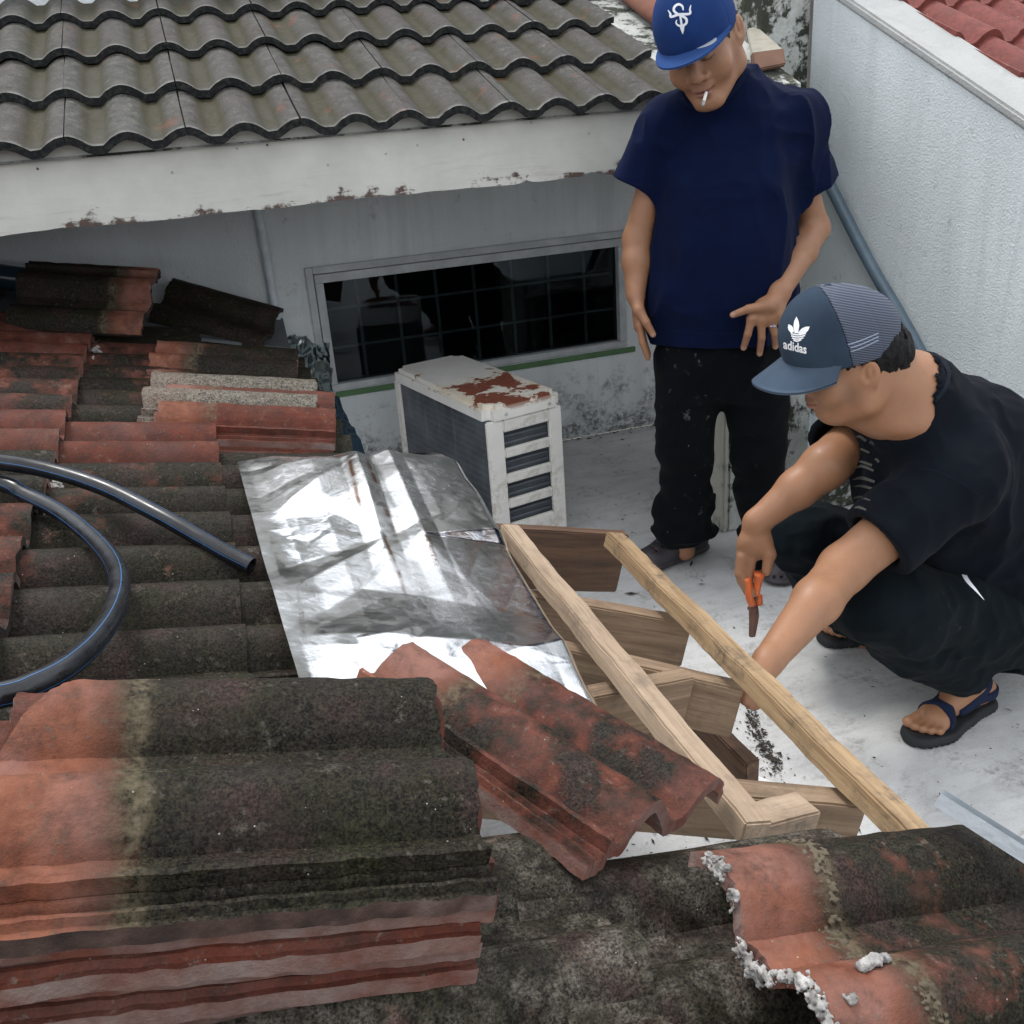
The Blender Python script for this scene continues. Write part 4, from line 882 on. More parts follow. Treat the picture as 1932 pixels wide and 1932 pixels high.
# ================================================================== implicit-surface modelling (bodies, clothes, shoes)
class Sdf:
    def __init__(s, lo, hi, h):
        s.lo = np.asarray(lo, float); s.h = h; s.n = np.ceil((np.asarray(hi, float) - s.lo) / h).astype(int) + 1
        s.f = np.full(tuple(s.n), 1.0, np.float32)
    def box(s, lo, hi):
        i0 = np.clip(np.floor((np.asarray(lo) - s.lo) / s.h).astype(int), 0, s.n); i1 = np.clip(np.ceil((np.asarray(hi) - s.lo) / s.h).astype(int) + 1, 0, s.n)
        sl = tuple(slice(a, b) for a, b in zip(i0, i1))
        ax = [(s.lo[i] + np.arange(i0[i], i1[i]) * s.h).astype(np.float32) for i in range(3)]
        return sl, ax[0][:, None, None], ax[1][None, :, None], ax[2][None, None, :]
    def put(s, sl, d, k=0, op='u'):
        a = s.f[sl]
        if a.size == 0: return
        if op == 'u':
            r = np.minimum(a, d)
            if k: hh = np.maximum(k - np.abs(a - d), 0) / k; r = r - hh * hh * (k * .25)
        elif op == 's':
            d = -d; r = np.maximum(a, d)
            if k: hh = np.maximum(k - np.abs(a - d), 0) / k; r = r + hh * hh * (k * .25)
        else:
            r = np.maximum(a, d)
        s.f[sl] = r
    def cone(s, a, b, ra, rb=None, k=.01, op='u', flat=None):
        rb = ra if rb is None else rb; a = np.asarray(a, float); b = np.asarray(b, float); m = max(ra, rb) + k + 3 * s.h
        sl, x, y, z = s.box(np.minimum(a, b) - m, np.maximum(a, b) + m)
        ba = b - a; bb = ba.dot(ba) + 1e-12
        px_, py_, pz_ = x - a[0], y - a[1], z - a[2]
        t = np.clip((px_ * ba[0] + py_ * ba[1] + pz_ * ba[2]) / bb, 0, 1)
        qx, qy, qz = px_ - t * ba[0], py_ - t * ba[1], pz_ - t * ba[2]
        if flat is not None:
            n, f = unit(flat[0]), flat[1]; al = (qx * n[0] + qy * n[1] + qz * n[2]); e = al * (1 / f - 1); qx, qy, qz = qx + e * n[0], qy + e * n[1], qz + e * n[2]
        d = np.sqrt(qx * qx + qy * qy + qz * qz) - (ra + (rb - ra) * t)
        if flat is not None: d = d * min(1.0, max(flat[1], .55))
        s.put(sl, d, k, op)
    def chain(s, P, r, k=.01, flat=None, op='u'):
        for i in range(len(P) - 1): s.cone(P[i], P[i + 1], r[i], r[i + 1], k, op, flat)
    def ell(s, c, r, ax=None, k=.01, op='u'):
        c = np.asarray(c, float); r = np.asarray(r, float); ax = np.eye(3) if ax is None else np.asarray(ax, float)   # rows = axes
        m = r.max() + k + 3 * s.h; sl, x, y, z = s.box(c - m, c + m)
        p = (x - c[0], y - c[1], z - c[2]); q = [p[0] * a[0] + p[1] * a[1] + p[2] * a[2] for a in ax]
        k0 = np.sqrt(sum((q[i] / r[i]) ** 2 for i in range(3))); k1 = np.sqrt(sum((q[i] / r[i] ** 2) ** 2 for i in range(3))) + 1e-9
        s.put(sl, k0 * (k0 - 1) / k1, k, op)
    def loft(s, nodes, ax, ay, k=.02, p=2.0):
        """nodes: (centre3, a, b) rising in z"""
        zs = np.array([n[0][2] for n in nodes]); lo = np.min([n[0] for n in nodes], 0) - .32; hi = np.max([n[0] for n in nodes], 0) + .32; lo[2] = zs[0] - .02; hi[2] = zs[-1] + .02
        sl, x, y, z = s.box(lo, hi); zz = z.ravel()
        def itp(v):
            v = np.array(v); t = np.interp(zz, zs, np.arange(len(zs))); i = np.clip(t.astype(int), 0, len(zs) - 2); f = t - i; g = np.gradient(v)
            h0 = 2 * f ** 3 - 3 * f ** 2 + 1; h1 = f ** 3 - 2 * f ** 2 + f; h2 = -2 * f ** 3 + 3 * f ** 2; h3 = f ** 3 - f ** 2
            return (h0 * v[i] + h1 * g[i] + h2 * v[i + 1] + h3 * g[i + 1])[None, None, :].astype(np.float32)
        cx, cy, a, b = itp([n[0][0] for n in nodes]), itp([n[0][1] for n in nodes]), itp([n[1] for n in nodes]), itp([n[2] for n in nodes])
        u = (x - cx) * ax[0] + (y - cy) * ax[1]; v = (x - cx) * ay[0] + (y - cy) * ay[1]
        d = ((np.abs(u / a) ** p + np.abs(v / b) ** p) ** (1 / p) - 1) * np.minimum(a, b)
        d = np.maximum(d, np.maximum(zs[0] - z, z - zs[-1])); s.put(sl, d, k)
    def cut(s, p, n, r=None, centre=None):
        """remove everything on the +n side of the plane (optionally only within r of centre)"""
        n = unit(n); p = np.asarray(p, float)
        if r is None: sl, x, y, z = s.box(s.lo, s.lo + s.n * s.h)
        else: sl, x, y, z = s.box(np.asarray(centre) - r, np.asarray(centre) + r)
        d = (x - p[0]) * n[0] + (y - p[1]) * n[1] + (z - p[2]) * n[2]
        if r is not None:
            c = centre; d = np.minimum(d, r - np.sqrt((x - c[0]) ** 2 + (y - c[1]) ** 2 + (z - c[2]) ** 2))
        s.put(sl, d, 0, 'i')
    def warp(s, fn, band=.03):
        idx = np.argwhere(np.abs(s.f) < band); P = s.lo + idx * s.h
        s.f[idx[:, 0], idx[:, 1], idx[:, 2]] += fn(P).astype(np.float32)
    def mesh(s):
        f = s.f; f[0], f[-1], f[:, 0], f[:, -1], f[:, :, 0], f[:, :, -1] = 1, 1, 1, 1, 1, 1
        ins = f < 0; n = f.shape
        u = ins.view(np.uint8); c = np.zeros((n[0] - 1, n[1] - 1, n[2] - 1), np.uint8)
        for a in (0, 1):
            for b in (0, 1):
                for d in (0, 1): c += u[a:n[0] - 1 + a, b:n[1] - 1 + b, d:n[2] - 1 + d]
        act = (c > 0) & (c < 8); idx = np.argwhere(act); vid = np.full(c.shape, -1, np.int32); vid[act] = np.arange(len(idx), dtype=np.int32)
        acc = np.zeros((len(idx), 3)); cnt = np.zeros(len(idx))
        cv = {}
        for a in (0, 1):
            for b in (0, 1):
                for d in (0, 1): cv[a, b, d] = f[idx[:, 0] + a, idx[:, 1] + b, idx[:, 2] + d]
        for p in cv:
            for ax in range(3):
                if p[ax] == 0:
                    q = list(p); q[ax] = 1; v0, v1 = cv[p], cv[tuple(q)]; m = (v0 < 0) != (v1 < 0); t = v0[m] / (v0[m] - v1[m])
                    pos = np.tile(np.array(p, float), (m.sum(), 1)); pos[:, ax] += t; acc[m] += pos; cnt[m] += 1
        V = s.lo + (idx + acc / cnt[:, None]) * s.h
        Q = []
        for ax in range(3):
            sl0 = [slice(1, -1)] * 3; sl1 = [slice(1, -1)] * 3; sl0[ax] = slice(0, n[ax] - 1); sl1[ax] = slice(1, n[ax])
            A, B = ins[tuple(sl0)], ins[tuple(sl1)]; e = np.argwhere(A != B); flip = A[e[:, 0], e[:, 1], e[:, 2]]
            off = np.ones(3, int); off[ax] = 0; e = e + off
            o1, o2 = [(1, 2), (2, 0), (0, 1)][ax]
            def cell(d1, d2): q = e.copy(); q[:, o1] -= d1; q[:, o2] -= d2; return vid[q[:, 0], q[:, 1], q[:, 2]]
            q = np.stack([cell(1, 1), cell(0, 1), cell(0, 0), cell(1, 0)], -1); q[~flip] = q[~flip][:, ::-1]; Q.append(q)
        Q = np.vstack(Q); Q = Q[(Q >= 0).all(1)]
        return V, Q
def relax(V, Q, it=1, w=.5):
    e = np.vstack([Q[:, [0, 1]], Q[:, [1, 2]], Q[:, [2, 3]], Q[:, [3, 0]]])
    for _ in range(it):
        acc = np.zeros_like(V); cnt = np.zeros(len(V)); np.add.at(acc, e[:, 0], V[e[:, 1]]); np.add.at(acc, e[:, 1], V[e[:, 0]]); np.add.at(cnt, e[:, 0], 1); np.add.at(cnt, e[:, 1], 1)
        V = V + w * (acc / np.maximum(cnt, 1)[:, None] - V)
    return V
def sdf_obj(name, s, mat, parent=None, org=(0, 0, 0), tint=None, it=1, label=None, xf=None):
    V, Q = s.mesh(); V = relax(V, Q, it, .35)
    if xf is not None: V = V @ xf[0].T + xf[1]
    me = np_mesh(name, V - np.asarray(org), Q)
    if tint is not None:
        a = me.color_attributes.new('tint', 'FLOAT_COLOR', 'POINT'); a.data.foreach_set('color', tint(V).astype(np.float32).ravel())
    o = link(name, me, parent, mat, True)
    return o, V, Q
from mathutils.bvhtree import BVHTree
def bvh(V, Q): return BVHTree.FromPolygons([tuple(v) for v in V.tolist()], [tuple(q) for q in Q.tolist()])
def decal(name, tree, polys, mat, parent, org, lift=.0012, step=3.0):
    """pixel polygons (photo grid) laid as thin patches on a surface: polys = list of (rows, cols, 2) pixel grids"""
    VV = []; FF = []
    for g in polys:
        g = np.asarray(g, float); nr, nc = g.shape[:2]; ids = np.full((nr, nc), -1)
        for i in range(nr):
            for j in range(nc):
                d = Vector(unit(ray(*g[i, j]))); hit = tree.ray_cast(Vector(CAM), d)
                if hit[0] is None: continue
                ids[i, j] = len(VV); VV.append(np.array(hit[0]) - np.array(d) * lift - np.asarray(org))
        for i in range(nr - 1):
            for j in range(nc - 1):
                q = (ids[i, j], ids[i, j + 1], ids[i + 1, j + 1], ids[i + 1, j])
                if min(q) >= 0: FF.append(q)
    return mk(name, VV, FF, mat, parent, True)
def decal_mesh(name, tree, me, fn, mat, parent, org, lift=.0012):
    co = np.empty(len(me.vertices) * 3); me.vertices.foreach_get('co', co); co = co.reshape(-1, 3); out = {}; VV = []
    for i, p in enumerate(co):
        d = Vector(unit(ray(*fn(p[0], p[1])))); hit = tree.ray_cast(Vector(CAM), d)
        if hit[0] is not None: out[i] = len(VV); VV.append(np.array(hit[0]) - np.array(d) * lift - np.asarray(org))
    FF = [tuple(out[v] for v in p.vertices) for p in me.polygons if all(v in out for v in p.vertices)]
    return mk(name, VV, FF, mat, parent)
def stroke(pts, w, n=8):
    """ribbon grid along a pixel polyline; w = width or (w0, w1, ...)"""
    P = smooth_path([np.array(p, float) for p in pts], n) if len(pts) > 2 else np.linspace(pts[0], pts[1], n + 1)
    T = np.gradient(P, axis=0); T /= np.linalg.norm(T, axis=1)[:, None] + 1e-9; N_ = np.stack([-T[:, 1], T[:, 0]], -1)
    ww = np.interp(np.linspace(0, 1, len(P)), np.linspace(0, 1, np.size(w)) if np.size(w) > 1 else [0, 1], w if np.size(w) > 1 else [w, w])[:, None]
    return np.stack([P - N_ * ww / 2, P, P + N_ * ww / 2], 1)

# ------------------------------------------------------------------ head
def head_sdf(s, c, Rm, jaw=1.0, nose=1.0, cheek=1.0, S=1.0, cb=0.0):
    """Rm rows: right(x), forward(y), up(z) of the head"""
    T = lambda *p: c + S * np.array(p) @ Rm
    E = lambda p, r, k=.012, op='u', ax=None: s.ell(T(*p), np.array(r) * S, (Rm if ax is None else np.asarray(ax) @ Rm), k, op)
    Cn = lambda a, b, ra, rb, k=.012, op='u': s.cone(T(*a), T(*b), ra * S, rb * S, k, op)
    E((0, -.018, .034), (.077, .097, .093), .01)
    E((0, .022, -.030), (.064 * cheek, .070, .088), .03)
    for q in (-1, 1):
        Cn((q * .052 * jaw, -.012, -.070), (q * .020, .066 - cb, -.110 + cb * .5), .024 * jaw, .019, .03)
        E((q * .042 * cheek, .058, -.036), (.027 * cheek, .026, .030), .03)
        Cn((q * .060, -.01, -.02), (q * .055 * jaw, -.012, -.075), .022, .022, .03)
    E((0, .078 - cb, -.107 + cb * .5), (.024, .018, .019), .022)
    Cn((-.042, .074, .024), (.042, .074, .024), .013, .013, .022)
    E((0, .060, .055), (.062, .040, .045), .03)
    for q in (-1, 1):
        E((q * .033, .094, .001), (.019, .014, .011), .012, 's')
        E((q * .031, .0755, -.0015), (.0145, .0135, .0125), .004)
    Cn((0, .085, .008), (0, .103, -.030), .0085, .0125 * nose, .012)
    E((0, .105, -.036), (.0135 * nose, .012, .0115), .008)
    for q in (-1, 1):
        E((q * .0165 * nose, .093, -.040), (.0095 * nose, .012, .0095), .006)
        E((q * .009 * nose, .104, -.0475), (.0042, .006, .003), .003, 's')
    E((0, .088, -.062), (.026, .013, .013), .012)
    E((0, .0935, -.0675), (.0235, .0105, .0062), .004); E((0, .0915, -.0795), (.0205, .0110, .0072), .004)
    E((0, .104, -.0735), (.024, .010, .0012), .003, 's')
    E((0, .094, -.091), (.016, .006, .004), .006, 's')
    for q in (-1, 1):                                                      # ears
        axe = [[math.cos(.36), q * math.sin(.36), 0], [q * -math.sin(.36), math.cos(.36), .15], [0, -.15, 1]]
        E((q * .086, -.018, -.006), (.0085, .021, .034), .006, 'u', axe)
        E((q * .0935, -.012, .002), (.0085, .0125, .022), .003, 's', axe); E((q * .088, -.016, .004), (.004, .005, .014), .003, 'u', axe)
        E((q * .082, -.002, -.012), (.005, .005, .009), .004, 'u', axe)
def face_tint(c, Rm, brows=True, stubble=.0, S=1.0):
    def fn(V):
        L_ = (V - c) @ Rm.T / S; out = np.zeros((len(V), 4)); x, y, z = np.abs(L_[:, 0]), L_[:, 1], L_[:, 2]
        def lay(m, col):
            m = np.clip(m, 0, 1)[:, None]; a = out[:, 3:4]; na = a + m * (1 - a)
            out[:, :3] = np.where(na > 1e-6, (out[:, :3] * a * (1 - m) + np.array(col) * m) / np.maximum(a * (1 - m) + m, 1e-6), out[:, :3]); out[:, 3:4] = na
        near = (np.linalg.norm(L_, axis=1) < .16) & (y > .05)
        zl = -.0735 + .10 * x ** 1.6
        lay(near * (x < .025) * np.clip(1 - (np.abs(z - zl) / (.0135 * (1 - (x / .027) ** 2).clip(0))) ** 4, 0, 1) * (y > .072) * .7, (.22, .085, .07))
        lay(near * np.exp(-((z - zl) / .0014) ** 2) * (x < .025) * (y > .07), (.07, .022, .02))
        ez = -.0095 - 3.0 * (x - .032) ** 2 * 6 * .0
        lay(near * np.exp(-((z - (-.0075 + 14 * (x - .031) ** 2)) / .0020) ** 2) * (np.abs(x - .031) < .0165) * (y > .06), (.025, .015, .012))
        if brows: lay(near * np.exp(-((z - (.0225 + .006 * np.sin((x - .015) * 60))) / .0042) ** 2) * (x > .014) * (x < .052) * .8, (.025, .018, .015))
        if stubble: lay(near * np.exp(-((z + .06) / .006) ** 2) * (x < .028) * stubble, (.10, .055, .04)); lay((np.linalg.norm(L_, axis=1) < .16) * np.exp(-(((y - .02) / .03) ** 2 + ((z + .045) / .03) ** 2)) * (x > .05) * stubble, (.10, .055, .04))
        return out
    return fn
def head_frame(yaw, pitch, roll, base):
    """base: horizontal forward; yaw>0 turns to image left"""
    b = unit(base); r = unit(np.cross(b, A3(0, 0, 1)) * -1)       # image-right when facing the camera
    f = math.cos(yaw) * b - math.sin(yaw) * r; r = unit(np.cross(A3(0, 0, 1), f)); 
    f2 = math.cos(pitch) * f - math.sin(pitch) * A3(0, 0, 1); u = np.cross(f2, r) * -1
    u = unit(np.cross(r, f2)); 
    if u[2] < 0: u = -u
    r2 = math.cos(roll) * r + math.sin(roll) * u; u2 = math.cos(roll) * u - math.sin(roll) * r
    return np.array([r2, f2, u2])
# ================================================================== STANDING PERSON
D0 = 2.90
RT = _rt.copy(); FWA = unit(-HD * .97 - RT * .22)                # he faces the camera, turned a little to his right
LATA = unit(np.cross(A3(0, 0, 1), FWA)) ; LATA = LATA if LATA.dot(RT) > 0 else -LATA
def sm(x, y, off=0.0): return on_d(x, y, D0 + off)
skinA = m_skin('skin', (.285, .142, .078)); clothA = m_cloth('navy_cotton', (.0020, .0055, .0255)); trouA = m_cloth('black_trouser_cloth', (.0028, .0034, .0046), dust=.5)
ORGA = np.array([*(on_z(1395, 1050, 0)[:2]), 0.0])
SA = 1.13; HCA = sm(1322, 80, -.085); HRA = head_frame(R_(24), R_(26), R_(13), -HD)
def body_A():
    s = Sdf(ORGA + A3(-.48, -.42, -.01), ORGA + A3(.48, .42, 1.80), .0033)
    head_sdf(s, HCA, HRA, 1.05, 1.12, 1.06, SA)
    nb = sm(1356, 192, .025); s.cone(HCA + A3(-.0, -.04, -.055) @ HRA, nb, .062, .068, .03)
    ch = sm(1368, 330, .0); be = sm(1362, 520, -.01); pe = sm(1362, 660, .0)
    ch = ch - FWA * .03; s.cone(nb, ch, .06, .095, .05); s.cone(ch, be, .095, .12, .05, flat=(FWA, .8)); s.cone(be, pe, .12, .13, .05, flat=(FWA, .8))
    # arms
    sR, eR, wR = sm(1250, 228, .01), sm(1203, 452, .03), sm(1199, 556, -.03)
    sL, eL, wL = sm(1494, 236, .02), sm(1537, 432, .05), sm(1472, 550, -.175)
    s.cone(nb - A3(0, 0, .05), sR - A3(0, 0, .03), .035, .035, .03); s.cone(nb - A3(0, 0, .05), sL - A3(0, 0, .03), .035, .035, .03)
    s.cone(sR - A3(0, 0, .04), eR, .038, .042, .02); s.cone(eR, eR * .6 + wR * .4, .042, .041, .02); s.cone(eR * .6 + wR * .4, wR, .041, .028, .02)
    s.cone(sL - A3(0, 0, .04), eL, .038, .042, .02); s.cone(eL, eL * .62 + wL * .38, .042, .042, .02); s.cone(eL * .62 + wL * .38, wL, .042, .029, .02)
    # his left hand, back of the hand to the camera, fingers spread on the hip
    F = -.205
    k = {'i': [(1418, 601), (1411, 630), (1403, 656)], 'm': [(1436, 606), (1437, 637), (1433, 667)], 'r': [(1454, 603), (1462, 630), (1463, 654)], 'p': [(1469, 595), (1477, 612), (1479, 625)]}
    for q in ('i', 'm', 'r', 'p'):
        m0, m1, m2 = [sm(*p, F + d) for p, d in zip(k[q], (-.005, -.006, .012))]
        s.cone(wL + FWA * .004, m0, .019, .0145, .014, flat=(FWA, .72)); s.cone(m0, m1, .0122, .0108, .006); s.cone(m1, m2, .0108, .0090, .003)
        s.ell(m0 + FWA * .003, (.009, .009, .009), None, .008)
    s.ell(sm(1447, 584, F), (.036, .017, .034), [RT, FWA, [0, 0, 1]], .02)
    t0, t1, t2 = sm(1452, 577, F - .01), sm(1412, 583, F - .012), sm(1383, 594, F + .0)
    s.cone(wL, t0, .02, .019, .012); s.cone(t0, t1, .0175, .0125, .008); s.cone(t1, t2, .012, .0095, .004)
    # his right hand hanging, seen from the thumb side
    kR = sm(1206, 612, -.045)
    s.cone(wR, kR, .026, .028, .016, flat=(RT, .62))
    for j, (ox, od) in enumerate(((0, -.022), (3, -.006), (6, .010), (8, .024))):
        a, b, c_ = sm(1207 + ox * .3, 615, -.045 + od), sm(1212 + ox * .5, 647, -.05 + od), sm(1222 + ox * .2, 676 - j * 3, -.045 + od)
        s.cone(a, b, .0105, .0095, .005); s.cone(b, c_, .0095, .0080, .003)
    a, b, c_ = sm(1205, 585, -.068), sm(1219, 608, -.088), sm(1232, 631, -.088)
    s.cone(wR, a, .02, .017, .012); s.cone(a, b, .016, .012, .006); s.cone(b, c_, .012, .0095, .003)
    # legs and feet (inside trousers and clogs)
    for hip, kn, an in ((sm(1310, 690), sm(1288, 850, -.01), sm(1292, 1000, .04)), (sm(1410, 690), sm(1428, 850, -.04), sm(1448, 1000, .02))):
        s.cone(hip, kn, .085, .055, .03); s.cone(kn, an, .055, .038, .03)
        g = an.copy(); g[2] = .045; s.cone(an, g, .038, .034, .02)
    fm = lambda V: face(V)
    face = face_tint(HCA, HRA, True, .25, SA)
    nails = [sm(1403, 656, F + .012), sm(1433, 667, F + .012), sm(1463, 654, F + .012), sm(1383, 594, F), sm(1232, 631, -.088)]
    def tint(V):
        o = face(V)
        for q in nails:
            m = np.clip(1.6 - np.linalg.norm(V - (q + FWA * .006), axis=1) / .0065, 0, 1) * .55; o[:, :3] = np.where(m[:, None] > o[:, 3:4], np.array([.50, .32, .25]), o[:, :3]); o[:, 3] = np.maximum(o[:, 3], m)
        return o
    o, V, Q = sdf_obj('person', s, skinA, None, ORGA, tint); o.location = ORGA
    prop(o, 'standing person in navy shirt and blue cap smoking, one hand on hip', 'person')
    return o, (sR, eR, wR, sL, eL, wL, nb)
perA, JA = body_A(); sR, eR, wR, sL, eL, wL, nbA = JA
def fold_noise(P, amp, sc, st, seed): return -amp * 1.35 * (1 - 2.2 * np.abs(fbm(P * np.array(st), sc, 2, seed)) ** .8) 
def shirt_A():
    s = Sdf(ORGA + A3(-.46, -.38, .70), ORGA + A3(.46, .38, 1.56), .0045)
    c = lambda x, y, off=0: sm(x, y, off)
    nodes = []
    for x, y, a, b, off in ((1358, 640, .200, .146, .0), (1358, 590, .205, .152, .0), (1360, 520, .206, .158, -.005), (1362, 440, .203, .158, -.01), (1366, 360, .198, .140, .0), (1370, 300, .196, .125, .012), (1372, 255, .178, .112, .022), (1370, 222, .150, .098, .028), (1364, 190, .112, .086, .028), (1358, 158, .088, .080, .028), (1356, 142, .078, .074, .03)):
        nodes.append((c(x, y, off), a, b))
    nodes.sort(key=lambda n: n[0][2]); s.loft(nodes, LATA, FWA, .02, 2.25)
    hR, hL = sm(1198, 350, .02), sm(1535, 352, .045)
    s2 = Sdf(s.lo, s.lo + (s.n - 1) * s.h, s.h); s2.f = np.full(tuple(s.n), 1.0, np.float32)
    s2.cone(sR, hR + (hR - sR) * .1, .066, .061, .05); s2.cone(sL, hL + (hL - sL) * .1, .066, .062, .05)
    s.cone(nbA + A3(0, 0, -.02), sR, .060, .062, .05); s.cone(nbA + A3(0, 0, -.02), sL, .060, .062, .05); s.cone(sm(1405, 172, .035), sm(1488, 214, .03), .050, .058, .05)
    def wr(P):
        q = P - ORGA; z = q[:, 2]
        side = np.clip(np.abs((P - c(1362, 400)) @ LATA) / .2, 0, 1.3)
        n = fold_noise(P, .011, 5.5, (1, 1, .24), 5) * (.3 + .8 * side ** 2) + fold_noise(P, .008, 11, (1, 1, .35), 9) * (.25 + .6 * side)
        n += fold_noise(P, .010, 7, (.7, .7, 1.3), 11) * np.clip((z - 1.05) / .2, 0, 1) * .5 + fold_noise(P, .009, 6, (.4, .4, 1.6), 13) * np.clip((.95 - z) / .15, 0, 1) * .6
        return n
    s2.warp(lambda P: wr(P) * .55, .04); s.warp(wr, .04); s.cut(sm(1358, 636), A3(0, 0, -1))
    for sh, hm in ((sR, hR), (sL, hL)): s2.cut(hm, hm - sh, .17, hm)
    hh_ = np.maximum(.07 - np.abs(s.f - s2.f), 0) / .07; s.f = (np.minimum(s.f, s2.f) - hh_ * hh_ * .0175).astype(np.float32)
    s.cone(HCA + A3(0, -.045, -.05) @ HRA, nbA + A3(0, 0, .012), .070, .072, .004, 's')
    for sh, el, hm in ((sR, eR, hR), (sL, eL, hL)): s.cone(sh * .1 + hm * .9, hm * .75 + el * .25, .052, .050, .004, 's')
    o, V, Q = sdf_obj('t_shirt', s, clothA, perA, ORGA, None, 1); return V, Q
SVA, SQA = shirt_A(); tSA = bvh(SVA, SQA); stitch = m_cloth('navy_rib', (.006, .011, .034))
shA = [c_ for c_ in perA.children if c_.name.startswith('t_shirt')][0]
decal('collar', tSA, [stroke([(1411, 124), (1400, 150), (1380, 176), (1352, 194), (1325, 203), (1300, 198), (1284, 184)], 9, 6)], stitch, shA, ORGA, .002)
decal('hem_stitching', tSA, [stroke([(1172, 336), (1200, 348), (1230, 352)], 1.6, 6), stroke([(1503, 352), (1535, 346), (1562, 335)], 1.6, 6), stroke([(1226, 612), (1290, 626), (1360, 630), (1430, 624)], 1.6, 8)], stitch, shA, ORGA, .001)
def trousers_A():
    s = Sdf(ORGA + A3(-.40, -.36, .015), ORGA + A3(.40, .36, .90), .0046)
    w = sm(1360, 610); hipR, hipL = sm(1308, 672, .01), sm(1414, 672, .01)
    s.cone(w, sm(1360, 672), .165, .16, .04, flat=(FWA, .78))
    kR, aR, kL, aL = sm(1290, 850, -.01), sm(1292, 985, .03), sm(1430, 850, -.04), sm(1446, 1020, -.02)
    s.cone(hipR, kR, .108, .080, .03); s.cone(kR, aR, .080, .074, .02)
    s.cone(hipL, kL, .108, .080, .03); s.cone(kL, aL, .080, .072, .02)
    s.cone(sm(1283, 968, .02), sm(1285, 990, .025), .080, .080, .012); s.cone(aR, sm(1300, 1000, .045), .074, .068, .01)
    for y, r in ((962, .083), (984, .080), (1002, .074)): s.cone(sm(1268, y + 2, .02), sm(1312, y, .04), r * .82, r * .80, .008)
    s.cone(aL, sm(1448, 1050, -.02), .072, .070, .01)
    def wr(P):
        z = P[:, 2]; return fold_noise(P, .012, 5, (1, 1, .35), 15) * .8 + fold_noise(P, .016, 7.5, (.45, .45, 1.6), 17) * np.clip((.34 - z) / .22, 0, 1) + fold_noise(P, .009, 11, (.6, .6, 1), 19) * .5
    s.warp(wr, .04)
    sdf_obj('trousers', s, trouA, perA, ORGA, None, 1)
trousers_A()
# hair under the cap
def hair(name, c, Rm, parent, org, back=.0, seed=1, low=-.035, S=1.0):
    s = Sdf(A3(-.10, -.14, -.12), A3(.10, .11, .14), .003)
    s.ell((0, -.019, .034), (.082, .102, .098), None, 0); s.cone((0, -.085, .0), (0, -.085, -.05), .045, .03, .03)
    s.cut((0, .045, 0), (0, 1, .0)); s.cut((0, .02, .0), (0, .75, -.66))
    s.warp(lambda P: fold_noise(P, .004, 45, (1, 1, .35), seed) + fold_noise(P, .003, 90, (1, 1, .4), seed + 2))
    s.cut((0, 0, low), (0, .25, -1))
    g = G(name + '_dark', .45); o_ = g.co(scale=(260, 260, 40)); n = g.noise(o_, 1, 3); m = g.out(g.mix(n, (.006, .006, .007), (.035, .033, .032)), bump=g.bump(n, .6, .003))
    sdf_obj('hair', s, m, parent, org, None, 1, xf=(Rm.T * S, c))
hair('hair', HCA, HRA, perA, ORGA, seed=3, low=-.03, S=SA)
# cap
def cap(parent, c, Rm, org, mats, flat=True, mesh_back=False, ce=(0, -.012, .040), re=(.089, .110, .112), zb=.040, tilt=0.0, brim_len=.075, droop=.10, curl=.9, S=1.0):
    s = Sdf(A3(-.11, -.15, -.02), A3(.11, .15, .20), .0028)
    s.ell(ce, re, None, 0); s.ell((0, .026, .058), (.080, .088, .092), None, .03)
    s.cut((0, 0, zb - .026), (0, .0, -1))
    for a in (0, 60, 120):                                                # stitched panel seams
        n_ = A3(math.cos(R_(a)), math.sin(R_(a)), 0)
        s.warp(lambda P, n_=n_: .0012 * np.exp(-(((P - np.array(ce)) @ n_) / .0022) ** 2), .02)
    xf = (Rm.T * S, c)
    if mesh_back:
        import copy
        f0 = s.f.copy(); s.cut((0, .004, 0), (0, 1, -.12)); ob, V2, Q2 = sdf_obj('mesh_back', s, mats['back'], parent, org, None, 1, xf=xf)
        s.f = f0; s.cut((0, .004, 0), (0, -1, .12)); cr, V, Q = sdf_obj('cap', s, mats['crown'], parent, org, None, 1, xf=xf); ob.parent = cr
    else: cr, V, Q = sdf_obj('cap', s, mats['crown'], parent, org, None, 1, xf=xf)
    # brim
    nt_, nr_ = 40, 10; th = np.linspace(-1.28, 1.28, nt_); G0 = []
    for r in np.linspace(0, 1, nr_):
        for t in th:
            kz = math.sqrt(max(0, 1 - ((zb - ce[2]) / re[2]) ** 2)); x = re[0] * .985 * math.sin(t); y = ce[1] + re[1] * .985 * math.cos(t)
            Lb = brim_len * max(0, math.cos(t * 1.22 * .96)) ** .55
            xo = x * (1 + .16 * r * math.cos(t)); yo = y + Lb * r
            z = zb + .10 * y * (-1) * 0 - .006 + (-.10 * y) * 0 - droop * Lb * r - curl * xo * xo * (r if not flat else r * .6) - .10 * (y - ce[1]) * 0
            G0.append((xo, yo, z - .004 * (1 - r)))
    G0 = np.array(G0); n = len(G0); top = G0 + A3(0, 0, .0022); bot = G0 - A3(0, 0, .0022)
    q = gridq(nr_, nt_); F = [tuple(a) for a in q.tolist()] + [tuple((b + n for b in a[::-1])) for a in q.tolist()]
    rim = [(nr_ - 1) * nt_ + j for j in range(nt_)]
    F += [(rim[j], rim[j + 1], rim[j + 1] + n, rim[j] + n) for j in range(nt_ - 1)]
    BV = S * np.vstack([top, bot]) @ Rm + c
    bo = mk('brim', BV - org, F, mats['brim'], cr, True)
    return cr, V, Q, BV, np.array([f for f in F if len(f) == 4])
